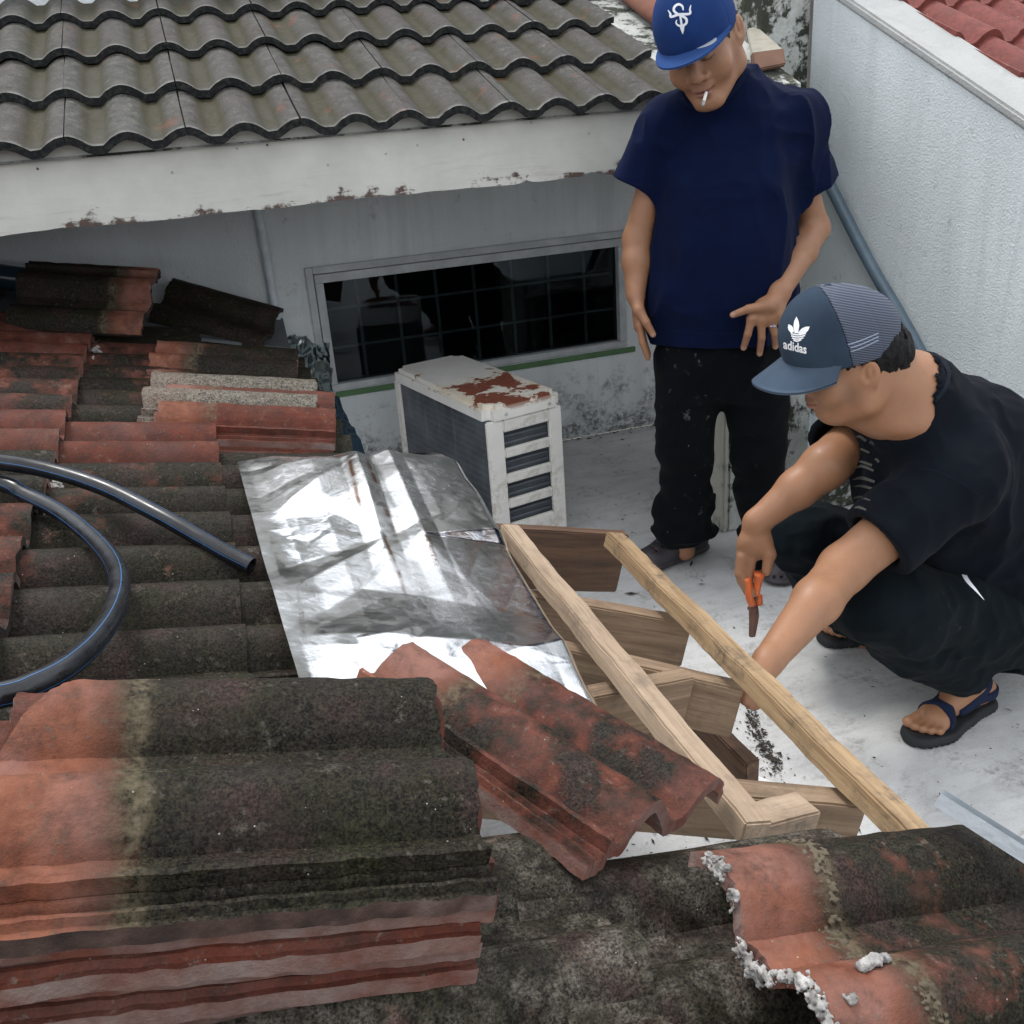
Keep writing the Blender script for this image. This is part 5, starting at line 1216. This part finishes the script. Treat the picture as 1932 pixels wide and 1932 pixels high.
navy = m_cloth('royal_navy_twill', (.012, .034, .125), 700); navyb = m_cloth('royal_navy_brim', (.022, .060, .19), 700)
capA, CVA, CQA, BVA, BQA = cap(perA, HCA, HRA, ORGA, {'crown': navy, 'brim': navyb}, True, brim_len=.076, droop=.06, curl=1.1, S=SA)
white_th = plain('white_thread', (.72, .74, .80), .6); silver = plain('silver_sticker', (.62, .66, .68), .3, Metallic=.4)
tA = bvh(CVA, CQA)
E_ = lambda x, y: (1540 / 1.325 + x * .15625, y * .15625)            # emblem traced in the enlarged view
em = [stroke([E_(812, 125), E_(800, 75), E_(755, 52), E_(708, 80), E_(700, 130), E_(745, 170), (E_(800, 195)), E_(845, 225), E_(850, 275), E_(810, 308), E_(755, 308), E_(725, 275), E_(735, 240)], (2.2, 4.2, 4.6, 4.6, 4.6, 4.6, 5, 5, 4.6, 4.4, 4, 3, 1.5)),
      stroke([E_(628, 122), E_(655, 165), E_(665, 203), E_(760, 175), E_(888, 165), E_(892, 110), E_(905, 60)], (1.4, 4.0, 4.5, 5, 4.5, 3.5, 1.4)),
      stroke([E_(775, 195), E_(785, 250), E_(795, 320)], (3.6, 4.2, 4.0)), stroke([E_(797, 318), E_(802, 365), E_(806, 412)], (9.5, 6, .8))]
decal('emblem', tA, em, white_th, capA, ORGA, .0016)
tB_ = bvh(BVA, BQA)
ec = np.array(E_(1058, 517)); ring = []
for rr_ in np.linspace(0, 1, 5): ring.append([ec + np.array([math.cos(-.31) * math.cos(a) * 26 * rr_ - math.sin(-.31) * math.sin(a) * 8 * rr_, math.sin(-.31) * math.cos(a) * 26 * rr_ + math.cos(-.31) * math.sin(a) * 8 * rr_]) for a in np.linspace(0, 2 * math.pi, 33)])
decal('size_sticker', tB_, [np.array(ring)], silver, capA, ORGA, .001)
# clogs
def clog(name, heel, toe, parent, org, mat, wid=.050):
    heel, toe = np.asarray(heel, float), np.asarray(toe, float); f = unit(toe - heel); l = unit(np.cross(A3(0, 0, 1), f)); Lf = np.linalg.norm(toe - heel)
    Rm = np.array([l, f, A3(0, 0, 1)]); s = Sdf(A3(-.08, -.05, -.004), A3(.08, Lf + .06, .16), .0030)
    s.chain([A3(0, .03, .014), A3(0, Lf * .5, .014), A3(0, Lf - .05, .016)], [.036, .040, wid], .02, flat=((0, 0, 1), .30))
    s.chain([A3(0, .03, .045), A3(0, Lf * .5, .055), A3(0, Lf - .055, .035)], [.037, .046, wid * .97], .03, flat=((0, 0, 1), .72))
    s.cut((0, 0, .001), (0, 0, -1))
    s.chain([A3(0, .02, .10), A3(0, Lf * .38, .105)], [.036, .040], .006, op='s')
    s.ell((0, Lf * .25, .09), (.032, .075, .05), None, .006, 's')
    for yy, zz in ((Lf * .60, .085), (Lf * .69, .078), (Lf * .78, .068)):
        for q in (-1, 0, 1): s.ell((q * .020, yy, zz), (.0075, .0034, .03), None, .002, 's')
    for a in (-50, -25, 0, 25, 50): s.ell((wid * .98 * math.sin(R_(a)), Lf - .055 + wid * .98 * math.cos(R_(a)), .032), (.0055, .0055, .0055), None, .001, 's')
    s.warp(lambda P: .0015 * (np.abs(P[:, 2] - .024) < .002), .01)
    o, V, Q = sdf_obj(name, s, mat, parent, org, None, 1, xf=(Rm.T, heel))
    st = []
    for a in np.linspace(-1.9, 1.9, 15): st.append(heel + A3(.052 * math.sin(a), Lf * .36 - .088 * math.cos(a) * .72 + .02, .072 + .018 * math.cos(a)) @ Rm)
    P = np.array(st); w_ = []
    for p in P: w_ += [p - A3(0, 0, .011), p + A3(0, 0, .011)]
    w_ = np.array(w_); out = unit  # strap with thickness
    nrm = np.array([unit((p - (heel + A3(0, Lf * .36, .07) @ Rm)) * A3(1, 1, 0)) for p in w_]); VV = np.vstack([w_, w_ + nrm * .004]); n = len(w_); F = []
    for k in range(len(P) - 1):
        a = 2 * k; F += [(a, a + 1, a + 3, a + 2), (n + a, n + a + 2, n + a + 3, n + a + 1), (a + 1, n + a + 1, n + a + 3, a + 3), (a, a + 2, n + a + 2, n + a)]
    mk('strap', VV - org, F, mat, o, True)
    return o
clogm = G('dark_clog_foam', .55); _c = clogm.co(); clogm = clogm.out(clogm.mix(clogm.rng(clogm.noise(_c, 30, 4), .35, .7), (.026, .021, .025), (.052, .044, .050)), bump=clogm.bump(clogm.noise(_c, 220, 3), .12, .002))
clog('clog', on_z(1330, 1040, .0) + A3(.01, .02, 0), on_z(1203, 1078, 0), perA, ORGA, clogm)
tl = on_z(1474, 1108, 0); clog('clog', tl + unit(A3(.42, .9, 0)) * .275, tl, perA, ORGA, clogm)
# ring
rp_ = sm(1458, 614, -.212); b = bmesh.new()
v, f = tube(np.array([rp_ + .0108 * (math.cos(a) * RT + math.sin(a) * FWA) for a in np.linspace(0, 2 * math.pi, 25)]), .0018, 8, cap=False)
mk('ring', np.array(v) - ORGA, f, plain('silver_ring', (.7, .7, .72), .25, Metallic=.9), perA, True)
blobs('ring_stone', [(rp_ + FWA * .012 - ORGA, .0042)], plain('violet_stone', (.25, .22, .40), .2), perA, 2)
# cigarette
mo = HCA + SA * A3(.010, .100, -.074) @ HRA; tip = on_d(1326, 199, float((mo - CAM).dot(HD)) - .03)
v, f = tube(np.array([mo, mo * .3 + tip * .7]), .0040, 12); v2, f2 = tube(np.array([mo * .3 + tip * .7, tip]), .0039, 12)
cg = mk('cigarette', np.array(v) - mo, f, plain('cigarette_paper', (.80, .79, .77), .8), None, True); cg.location = mo; prop(cg, 'short white cigarette between the lips of the standing person', 'cigarette')
mk('ash', np.array(v2) - mo, f2, plain('ash', (.40, .39, .38), .95), cg, True)
# ================================================================== CROUCHING PERSON
def sq(x, y, D): return on_d(x, y, D)
ORGB = np.array([1.52, 1.72, 0.0])
skinB = m_skin('skin_tan', (.30, .148, .078)); clothB = m_cloth('black_tee_cotton', (.0042, .0062, .0098)); trouB = m_cloth('dark_track_cloth', (.0038, .0068, .0092), dust=.12)
SB = .95; HCB = sq(1604, 684, 1.955); HRB = head_frame(0, R_(9), R_(-3), unit(-RT * .99 + HD * .08)); CRB = head_frame(0, R_(12), R_(-3), unit(-RT * .985 + HD * .0)); SCB = 1.02; CCB = sq(1592, 650, 1.955) - SCB * A3(0, -.010, .020) @ CRB
NB = sq(1708, 742, 1.98)
sN, eN, wN = sq(1805, 897, 1.88), sq(1592, 1072, 1.79), sq(1450, 1246, 1.555)
sF, eF, wF = sq(1655, 795, 2.22), sq(1556, 880, 2.04), sq(1428, 985, 2.01)
kN, aN = sq(1642, 1140, 1.85), sq(1822, 1284, 1.985)
kF, aF = sq(1502, 1012, 2.25), sq(1640, 1200, 2.36)
hpN, hpF = sq(1900, 1165, 2.04), sq(1830, 1085, 2.30)
fN_h, fN_t = on_z(1862, 1326, .0), on_z(1718, 1404, .0); fF_t = on_z(1552, 1216, 0.0); fF_h = fF_t + unit(A3(1, .02, 0)) * .265
def foot(s, h, t, ank, toes=True):
    f = unit(t - h); l = unit(np.cross(A3(0, 0, 1), f)); P = lambda a, b, z: h + f * a + l * b + A3(0, 0, z); Lf = np.linalg.norm(t - h)
    s.cone(P(.035, 0, .058), P(Lf * .45, 0, .066), .031, .033, .02); s.cone(P(Lf * .45, 0, .066), P(Lf - .075, 0, .045), .034, .022, .02); s.cone(P(Lf - .085, -.024, .045), P(Lf - .085, .024, .045), .018, .020, .02)
    s.cone(ank, P(.05, 0, .066), .037, .034, .03)
    sd = 1 if l.dot(-HD) > 0 else -1
    for k, (b, ln, r) in enumerate(((.030, -.018, .0135), (.010, -.014, .0100), (-.008, -.020, .0095), (-.024, -.030, .0090), (-.038, -.044, .0085))):
        b = b * -sd; s.cone(P(Lf - .085, b * .8, .044), P(Lf + ln - .01, b, .036), r * 1.1, r, .008); s.ell(P(Lf + ln - .006, b, .0375), (r * 1.05,) * 3, None, .004)
    return P, f, l, Lf
def body_B():
    s = Sdf(ORGB + A3(-.84, -.50, -.005), ORGB + A3(.50, .68, 1.12), .0032)
    head_sdf(s, HCB, HRB, 1.12, 1.15, 1.14, SB, .017)
    s.cone(HCB + A3(0, -.045, -.05) @ HRB, NB, .068, .088, .03); s.ell(NB + A3(.0, 0, -.045), (.108, .108, .05), None, .04); s.cone(HCB + A3(0, .015, -.085) @ HRB, NB + A3(-.02, 0, -.03), .040, .06, .04)
    s.cone(NB - A3(0, 0, .03), sN, .05, .05, .04); s.cone(NB - A3(0, 0, .03), sF, .05, .05, .04)
    s.chain([NB, sq(1775, 860, 2.05), sq(1815, 985, 2.08), sq(1915, 1115, 2.12)], [.075, .12, .13, .12], .05)
    s.cone(sN, eN, .062, .050, .02); m = eN * .62 + wN * .38; s.cone(eN, m, .049, .0465, .02); s.cone(m, wN, .0465, .029, .02)
    s.cone(sF, eF, .062, .052, .02); m = eF * .6 + wF * .4; s.cone(eF, m, .050, .043, .02); s.cone(m, wF, .043, .029, .02)
    # far hand gripping the pincers
    q = lambda x, y, D=2.005: sq(x, y, D)
    s.cone(wF, q(1423, 1018), .029, .034, .014, flat=(HD, .7)); s.ell(q(1421, 1032), (.038, .022, .036), [RT, HD, [0, 0, 1]], .015)
    for a, b, c_, r in (((1400, 1050), (1396, 1082), (1411, 1108), .0125), ((1406, 1056), (1400, 1096), (1414, 1122), .0120), ((1416, 1058), (1411, 1100), (1420, 1120), .0115)):
        s.cone(q(*a, 1.995), q(*b, 1.985), r * 1.1, r, .006); s.cone(q(*b, 1.985), q(*c_, 1.975), r, r * .85, .003)
    s.cone(q(1440, 1018, 2.0), q(1452, 1046, 1.985), .019, .015, .012); s.cone(q(1452, 1046, 1.985), q(1446, 1078, 1.975), .014, .011, .006)
    # near hand under the batten
    s.cone(wN, sq(1428, 1288, 1.50), .028, .030, .012, flat=(HD, .7))
    for a, b in (((1410, 1300), (1404, 1322)), ((1420, 1306), (1414, 1330)), ((1431, 1310), (1426, 1332)), ((1440, 1306), (1437, 1326))): s.cone(sq(*a, 1.485), sq(*b, 1.475), .0105, .0085, .006)
    s.cone(sq(1442, 1280, 1.515), sq(1452, 1308, 1.50), .013, .010, .008)
    # legs
    for hp, kn, an in ((hpN, kN, aN), (hpF, kF, aF)): s.cone(hp, kn, .10, .06, .03); s.cone(kn, an, .06, .038, .03)
    foot(s, fN_h, fN_t, aN); foot(s, fF_h, fF_t, aF)
    face = face_tint(HCB, HRB, True, .5, SB)
    o, V, Q = sdf_obj('person', s, skinB, None, ORGB, face); o.location = ORGB
    prop(o, 'crouching person in black shirt and trucker cap reaching under the battens', 'person'); return o
perB = body_B()
def shirt_B():
    s = Sdf(ORGB + A3(-.40, -.40, .10), ORGB + A3(.52, .68, 1.05), .0046)
    s.chain([NB + A3(.01, 0, -.035), sq(1790, 848, 2.05), sq(1800, 930, 2.07), sq(1850, 1020, 2.10), sq(1935, 1100, 2.14)], [.088, .165, .180, .182, .165], .06)
    s.cone(sq(1716, 905, 2.05), sq(1740, 990, 2.07), .135, .135, .06)
    s.cone(NB + A3(.01, 0, -.03), sN, .085, .085, .07); s.cone(NB + A3(.01, 0, -.03), sF, .08, .078, .07)
    hN, hF = sq(1652, 1022, 1.815), sq(1578, 838, 2.085)
    s2 = Sdf(s.lo, s.lo + (s.n - 1) * s.h, s.h); s2.f = np.full(tuple(s.n), 1.0, np.float32)
    s2.cone(sN, hN + (hN - sN) * .1, .088, .084, .05); s2.cone(sF, hF + (hF - sF) * .12, .080, .072, .04)
    def wr(P): return fold_noise(P, .012, 5, (1, .6, .8), 25) * .6 + fold_noise(P, .009, 10, (1, .6, .6), 27) * .5 + fold_noise(P, .006, 19, (1, 1, .6), 29) * .35
    s2.warp(lambda P: wr(P) * .7, .04); s.warp(wr, .04)
    s2.cut(hN, hN - sN, .20, hN); s2.cut(hF, hF - sF, .15, hF)
    hh_ = np.maximum(.04 - np.abs(s.f - s2.f), 0) / .04; s.f = (np.minimum(s.f, s2.f) - hh_ * hh_ * .01).astype(np.float32)
    s.cone(HCB + A3(0, -.05, -.03) @ HRB, NB + A3(-.0, 0, -.005), .085, .096, .004, 's'); s.ell(NB + A3(-.045, -.02, -.02), (.085, .09, .062), None, .01, 's')
    s.cone(sN * .2 + hN * .8, hN * .7 + eN * .3, .066, .060, .004, 's'); s.cone(sF * .2 + hF * .8, hF * .7 + eF * .3, .062, .058, .004, 's')
    o, V, Q = sdf_obj('t_shirt', s, clothB, perB, ORGB, None, 1); return o, V, Q
shB, SVB, SQB = shirt_B()
def trousers_B():
    s = Sdf(ORGB + A3(-.42, -.46, .03), ORGB + A3(.52, .68, .66), .0046)
    s.cone(sq(1935, 1120, 2.10), sq(1900, 1110, 2.2), .165, .165, .04)
    s.cone(hpN, kN + (hpN - kN) * .15, .128, .098, .03); s.cone(kN + (hpN - kN) * .15, kN, .098, .074, .03)
    s.chain([kN, sq(1715, 1212, 1.92), aN + A3(0, 0, .015)], [.078, .083, .060], .02)
    s.cone(sq(1890, 1175, 2.03), sq(1800, 1190, 2.0), .11, .085, .03)
    s.cone(hpF, kF, .12, .088, .03); s.chain([kF, sq(1560, 1105, 2.3), aF + A3(0, 0, .02)], [.085, .085, .062], .02)
    fa = unit(aN - kN); s.cut(aN + A3(0, 0, .012), fa, .12, aN); fa = unit(aF - kF); s.cut(aF, fa, .12, aF)
    def wr(P): return fold_noise(P, .013, 5, (.9, .9, .8), 35) * .5 + fold_noise(P, .010, 10, (.8, .8, 1), 37) * .5 + fold_noise(P, .006, 20, (1, 1, .8), 39) * .35
    s.warp(wr, .04)
    o, V, Q = sdf_obj('trousers', s, trouB, perB, ORGB, None, 1); return o, V, Q
trB, TVB, TQB = trousers_B()
def hair_B():
    s = Sdf(A3(-.10, -.15, -.12), A3(.10, .11, .14), .003)
    s.ell((0, -.021, .028), (.083, .102, .093), None, 0); s.cone((0, -.090, -.0), (0, -.088, -.055), .045, .026, .03)
    s.cut((0, .040, 0), (0, 1, -.25))
    s.warp(lambda P: fold_noise(P, .002, 40, (1, 1, .35), 4) + fold_noise(P, .002, 95, (1, 1, .3), 6))
    sl, x, y, z = s.box(s.lo, s.lo + s.n * s.h)
    low = np.where(y > .006, -.028 + .9 * np.abs(y - .028), np.where(y > -.036, .020, -.060 + .0 * y))     # sideburn, round the ear, nape
    s.f = np.maximum(s.f, (low + .012 * np.sin(x * 300 + y * 500) * .3) - z + 0 * x).astype(np.float32)
    g = G('black_hair', .6, Specular_IOR_Level=.15); o_ = g.co(scale=(230, 60, 230)); n = g.noise(o_, 1, 3); m = g.out(g.mix(n, (.003, .003, .0035), (.014, .0135, .014)), bump=g.bump(n, .6, .003))
    sdf_obj('hair', s, m, perB, ORGB, None, 1, xf=(HRB.T * SB, HCB))
hair_B()
cfront = m_cloth('slate_twill', (.030, .046, .070), 700); cbrim = m_cloth('slate_brim', (.055, .078, .112), 700)
def m_mesh():
    g = G('trucker_mesh', .7); o = g.co(); x, y, z = g.sep(o); q = g.math('SINE', g.math('MULTIPLY', g.math('ADD', z, g.math('MULTIPLY', x, .25)), 2 * math.pi / .0048)); r = g.math('SINE', g.math('MULTIPLY', g.math('SUBTRACT', x, g.math('MULTIPLY', z, .25)), 2 * math.pi / .0045))
    f = g.math('MULTIPLY', g.rng(q, -.5, .7), g.rng(r, -.9, .2, .75, 1)); col = g.mix(f, (.028, .034, .050), (.085, .108, .160)); return g.out(col, bump=g.bump(f, .5, .002))
capB, CVB, CQB, BVB, BQB = cap(perB, CCB, CRB, ORGB, {'crown': cfront, 'brim': cbrim, 'back': m_mesh()}, False, True, ce=(0, -.010, .034), re=(.091, .114, .104), zb=.030, brim_len=.080, droop=.42, curl=4.2, S=SCB)
bt = sq(1570, 536, 1.955); blobs('button', [(SCB * A3(0, .006, .146) @ CRB + CCB - ORGB, .008)], cfront, capB, 5)
mb_ = [c_ for c_ in capB.children if c_.name.startswith('mesh_back')][0]
tc = bvh(CVB, CQB); logo = plain('white_print', (.80, .81, .82), .6)
def leaf(tip, base, w): 
    tip, base = np.array(tip, float), np.array(base, float); return stroke([tip, tip * .75 + base * .25, tip * .45 + base * .55, base], (.4, w * .72, w, w * .62), 5)
LC = lambda x, y: (1403.8 + x * .1953, 513.2 + y * .1953)
polys = [leaf(LC(506, 432), LC(505, 592), 11), leaf(LC(634, 528), LC(530, 600), 11.5), leaf(LC(430, 505), LC(470, 585), 10)]
for y0, hw_, x0 in ((603, 68, 520), (624, 62, 518), (645, 52, 515), (664, 36, 512)): polys.append(stroke([LC(x0 - hw_, y0 - 8), LC(x0, y0 + 4), LC(x0 + hw_ * 1.15, y0 - 10)], 2.6, 4))
decal('logo', tc, polys, logo, capB, ORGB, .0014)
cu = bpy.data.curves.new('t', 'FONT'); cu.body = 'adidas'; cu.size = 1; cu.offset = .025; cu.resolution_u = 3; to = bpy.data.objects.new('t', cu); COL.objects.link(to); bpy.context.view_layer.update()
tmesh = bpy.data.meshes.new_from_object(to.evaluated_get(bpy.context.evaluated_depsgraph_get())); bpy.data.objects.remove(to)
tw = max(v.co.x for v in tmesh.vertices); x1, y1 = LC(604, 790); wpx = 44.0
decal_mesh('lettering', tc, tmesh, lambda a, b: (x1 - wpx + a / tw * wpx, y1 - .24 * (wpx - a / tw * wpx) - b * 24), logo, capB, ORGB, .0014)
V2 = np.array([v.co[:] for v in mb_.data.vertices]) + ORGB; Q2 = np.array([p.vertices[:] for p in mb_.data.polygons]); tb = bvh(V2, Q2)
decal('stripe', tb, [stroke([LC(945, 720 + k * 36), LC(1120, 665 + k * 38), LC(1300, 590 + k * 34)], 2.3, 6) for k in range(3)], plain('pale_stripe', (.26, .31, .40), .7), mb_, ORGB, .001)
tt = bvh(TVB, TQB)
decal('emblem', tt, [stroke([(1832, 1074), (1822, 1072), (1818, 1080), (1826, 1096), (1841, 1113), (1857, 1132)], (1.5, 5, 8.5, 7.5, 4.5, .6), 6)], plain('white_embroidery', (.78, .80, .85), .6), trB, ORGB, .0016)
ts = bvh(SVB, SQB); ribB = m_cloth('black_rib', (.010, .014, .021)); decal('collar', ts, [stroke([(1738, 650), (1768, 668), (1790, 700), (1782, 735), (1750, 768), (1712, 796), (1672, 822), (1640, 826)], 8, 6)], ribB, shB, ORGB, .002); decal('seam', ts, [stroke([(1728, 882), (1770, 890), (1820, 915), (1858, 940)], 1.5, 6), stroke([(1606, 1018), (1640, 1045), (1690, 1062)], 1.5, 6)], ribB, shB, ORGB, .001); pgrey = plain('faded_print', (.085, .085, .075), .95); rg = np.random.default_rng(3); pr_ = []
for y, x0, x1_ in ((828, 1612, 1634), (850, 1612, 1640), (874, 1610, 1645), (884, 1612, 1648), (905, 1609, 1650), (918, 1612, 1646), (940, 1610, 1642), (958, 1612, 1634), (836, 1640, 1648), (868, 1650, 1658)):
    pr_.append(stroke([(x0, y), (x0 * .6 + x1_ * .4, y - 3 + rg.uniform(-2, 2)), (x1_, y + 4)], (1.5, rg.uniform(4, 8), rg.uniform(2, 6)), 4))
decal('print', ts, pr_, pgrey, shB, ORGB, .001)
# sandals
sole_m = plain('black_rubber', (.010, .011, .013), .75); strap_m = m_cloth('navy_webbing', (.012, .018, .042), 500)
def sandal(h, t, ank):
    f = unit(t - h); l = unit(np.cross(A3(0, 0, 1), f)); Rm = np.array([l, f, A3(0, 0, 1)]); Lf = np.linalg.norm(t - h)
    s = Sdf(A3(-.08, -.04, -.006), A3(.08, Lf + .06, .06), .003)
    s.chain([A3(0, .030, .012), A3(0, Lf * .45, .012), A3(0, Lf - .085, .012), A3(0, Lf - .035, .012)], [.042, .040, .053, .047], .02, flat=((0, 0, 1), .6)); s.cut((0, 0, .027), (0, 0, 1)); s.cut((0, 0, .001), (0, 0, -1))
    s.warp(lambda P: .0022 * np.clip(np.sin(P[:, 1] * 420) + .2, 0, 1) * (P[:, 2] < .012), .012)
    o, V, Q = sdf_obj('sandal', s, sole_m, perB, ORGB, None, 1, xf=(Rm.T, h))
    ft = Sdf(h - A3(.36, .36, .02), h + A3(.36, .36, .24), .0034); foot(ft, h, t, ank); f0 = ft.f.copy()
    gx = (ft.lo[0] + np.arange(ft.n[0]) * ft.h)[:, None, None]; gy = (ft.lo[1] + np.arange(ft.n[1]) * ft.h)[None, :, None]; gz = (ft.lo[2] + np.arange(ft.n[2]) * ft.h)[None, None, :]
    for c, n, w, zt in ((h + f * (Lf - .080), unit(f * .95 + A3(0, 0, .25)), .0135, .022), (h + f * .085 + A3(0, 0, .085), unit(f * .45 + A3(0, 0, .9)), .0125, .03), (h + f * .03 + A3(0, 0, .06), unit(f * -.1 + A3(0, 0, 1)), .012, .03), (h + f * (Lf * .5), unit(f * .55 + l * (.8 if l.dot(-HD) > 0 else -.8)), .010, .02)):
        d = np.abs((gx - c[0]) * n[0] + (gy - c[1]) * n[1] + (gz - c[2]) * n[2]) - w
        r = np.maximum(f0 - .0052, d); r = np.maximum(r, zt - gz); r = np.maximum(r, np.sqrt((gx - c[0]) ** 2 + (gy - c[1]) ** 2 + (gz - c[2]) ** 2) - .085); ft.f = r.astype(np.float32)
        if (ft.f < 0).any(): sdf_obj('strap', ft, strap_m, o, ORGB, None, 1)
    bk = h + f * .115 + l * (.036 if l.dot(-HD) > 0 else -.036) + A3(0, 0, .083); box('buckle', (.022, .006, .020), bk - ORGB, sole_m, o, .002)
sandal(fN_h, fN_t, aN); sandal(fF_h, fF_t, aF)
# pincers held in the far hand
pm = sq(1420, 1150, 1.985); pc_ = empty('pincers', tuple(pm)); prop(pc_, 'rusty pincers with orange grips held in the crouching hand', 'pincers')
def pt(x, y, D=1.985): return sq(x, y, D) - pm
def tubes(name, pts, r, mat, par=pc_): v, f = tube(smooth_path(pts, 6) if len(pts) > 2 else np.array(pts), r, 10, up=(0, 1, 0)); return mk(name, v, f, mat, par, True)
orange = plain('orange_grip', (.62, .13, .03), .4)
tubes('jaw', [pt(1419, 1140), pt(1420, 1165), pt(1418, 1200)], np.interp(np.linspace(0, 1, 13), [0, .4, 1], [.008, .009, .0065]), MT['rust']); tubes('jaw', [pt(1424, 1140, 1.995), pt(1425, 1165, 1.995), pt(1421, 1200, 1.992)], np.interp(np.linspace(0, 1, 13), [0, .4, 1], [.007, .0085, .0055]), MT['rust'])
tubes('handle', [pt(1421, 1150), pt(1427, 1118), pt(1432, 1090)], .0055, MT['rust']); tubes('handle', [pt(1421, 1150), pt(1414, 1132), pt(1408, 1085)], .0055, MT['rust'])
tubes('grip', [pt(1426, 1122, 1.978), pt(1429, 1105, 1.975), pt(1433, 1082, 1.972)], np.interp(np.linspace(0, 1, 13), [0, .7, 1], [.008, .0095, .0135]), orange); tubes('grip', [pt(1419, 1140, 1.975), pt(1414, 1126, 1.972), pt(1409, 1090, 1.975)], .0095, orange); tubes('grip', [pt(1432, 1140, 1.988), pt(1431, 1124, 1.988)], .009, orange)
b = bmesh.new(); bmesh.ops.create_cone(b, cap_ends=True, segments=12, radius1=.008, radius2=.008, depth=.022); o = bm_obj('pivot', b, MT['rust'], pc_, True); o.rotation_euler = (R_(90), 0, 0)
# ================================================================== mortar crust and dry moss on the front right tile
pr = prof_old()
def crust(name, pts, h, mat, seed, k=.005):
    P = np.array([p for p, r in pts]); s = Sdf(P.min(0) - .015, P.max(0) + .015, h)
    for p, r in pts: s.ell(p, r, None, k)
    s.warp(lambda Q_: .0016 * fbm(Q_, 170, 3, seed) + .0008 * fbm(Q_, 420, 2, seed + 1), .012)
    o, V, Q_ = sdf_obj(name, s, mat, tB, (0, 0, 0), None, 0); return o
rg = np.random.default_rng(5); pts = []
for q in range(800):
    u = rg.uniform(.036, .318); z = np.interp(u, pr[:, 0], pr[:, 1]); m = fbm(np.array([[u, 0, 0.]]), 30, 2, 3)[0]
    if m < -.35: continue
    r = rg.uniform(.0008, .0019) * (1 + .5 * max(m, 0)); pts.append((A3(rg.normal(-.001 + .003 * m, .0026), u, z + rg.normal(-.006, .005)), np.array([1.2, 1.4, .8]) * r))
crust('mortar', pts, .0016, MT['mortar'], 3, .0025)
crust('mortar_dab', [(A3(.070, .128, .042), A3(.011, .006, .005)), (A3(.084, .131, .043), A3(.009, .006, .006)), (A3(.098, .132, .042), A3(.006, .005, .005))], .0016, MT['mortar'], 9)
crust('mortar_dab', [(A3(.03, .10, .040), A3(.008, .006, .004))], .0016, MT['mortar'], 10)
pts = [(A3(.118 + .014 * math.sin(u * 22 + 1) + rg.normal(0, .006), u, np.interp(u, pr[:, 0], pr[:, 1]) - .0003), np.array([1.3, 1, .5]) * rg.uniform(.0012, .0028)) for u in rg.uniform(.05, .315, 330)]
prop(crust('dry_moss', pts, .0014, plain('dry_moss', (.105, .085, .055), .95), 6, .001), kind='stuff')
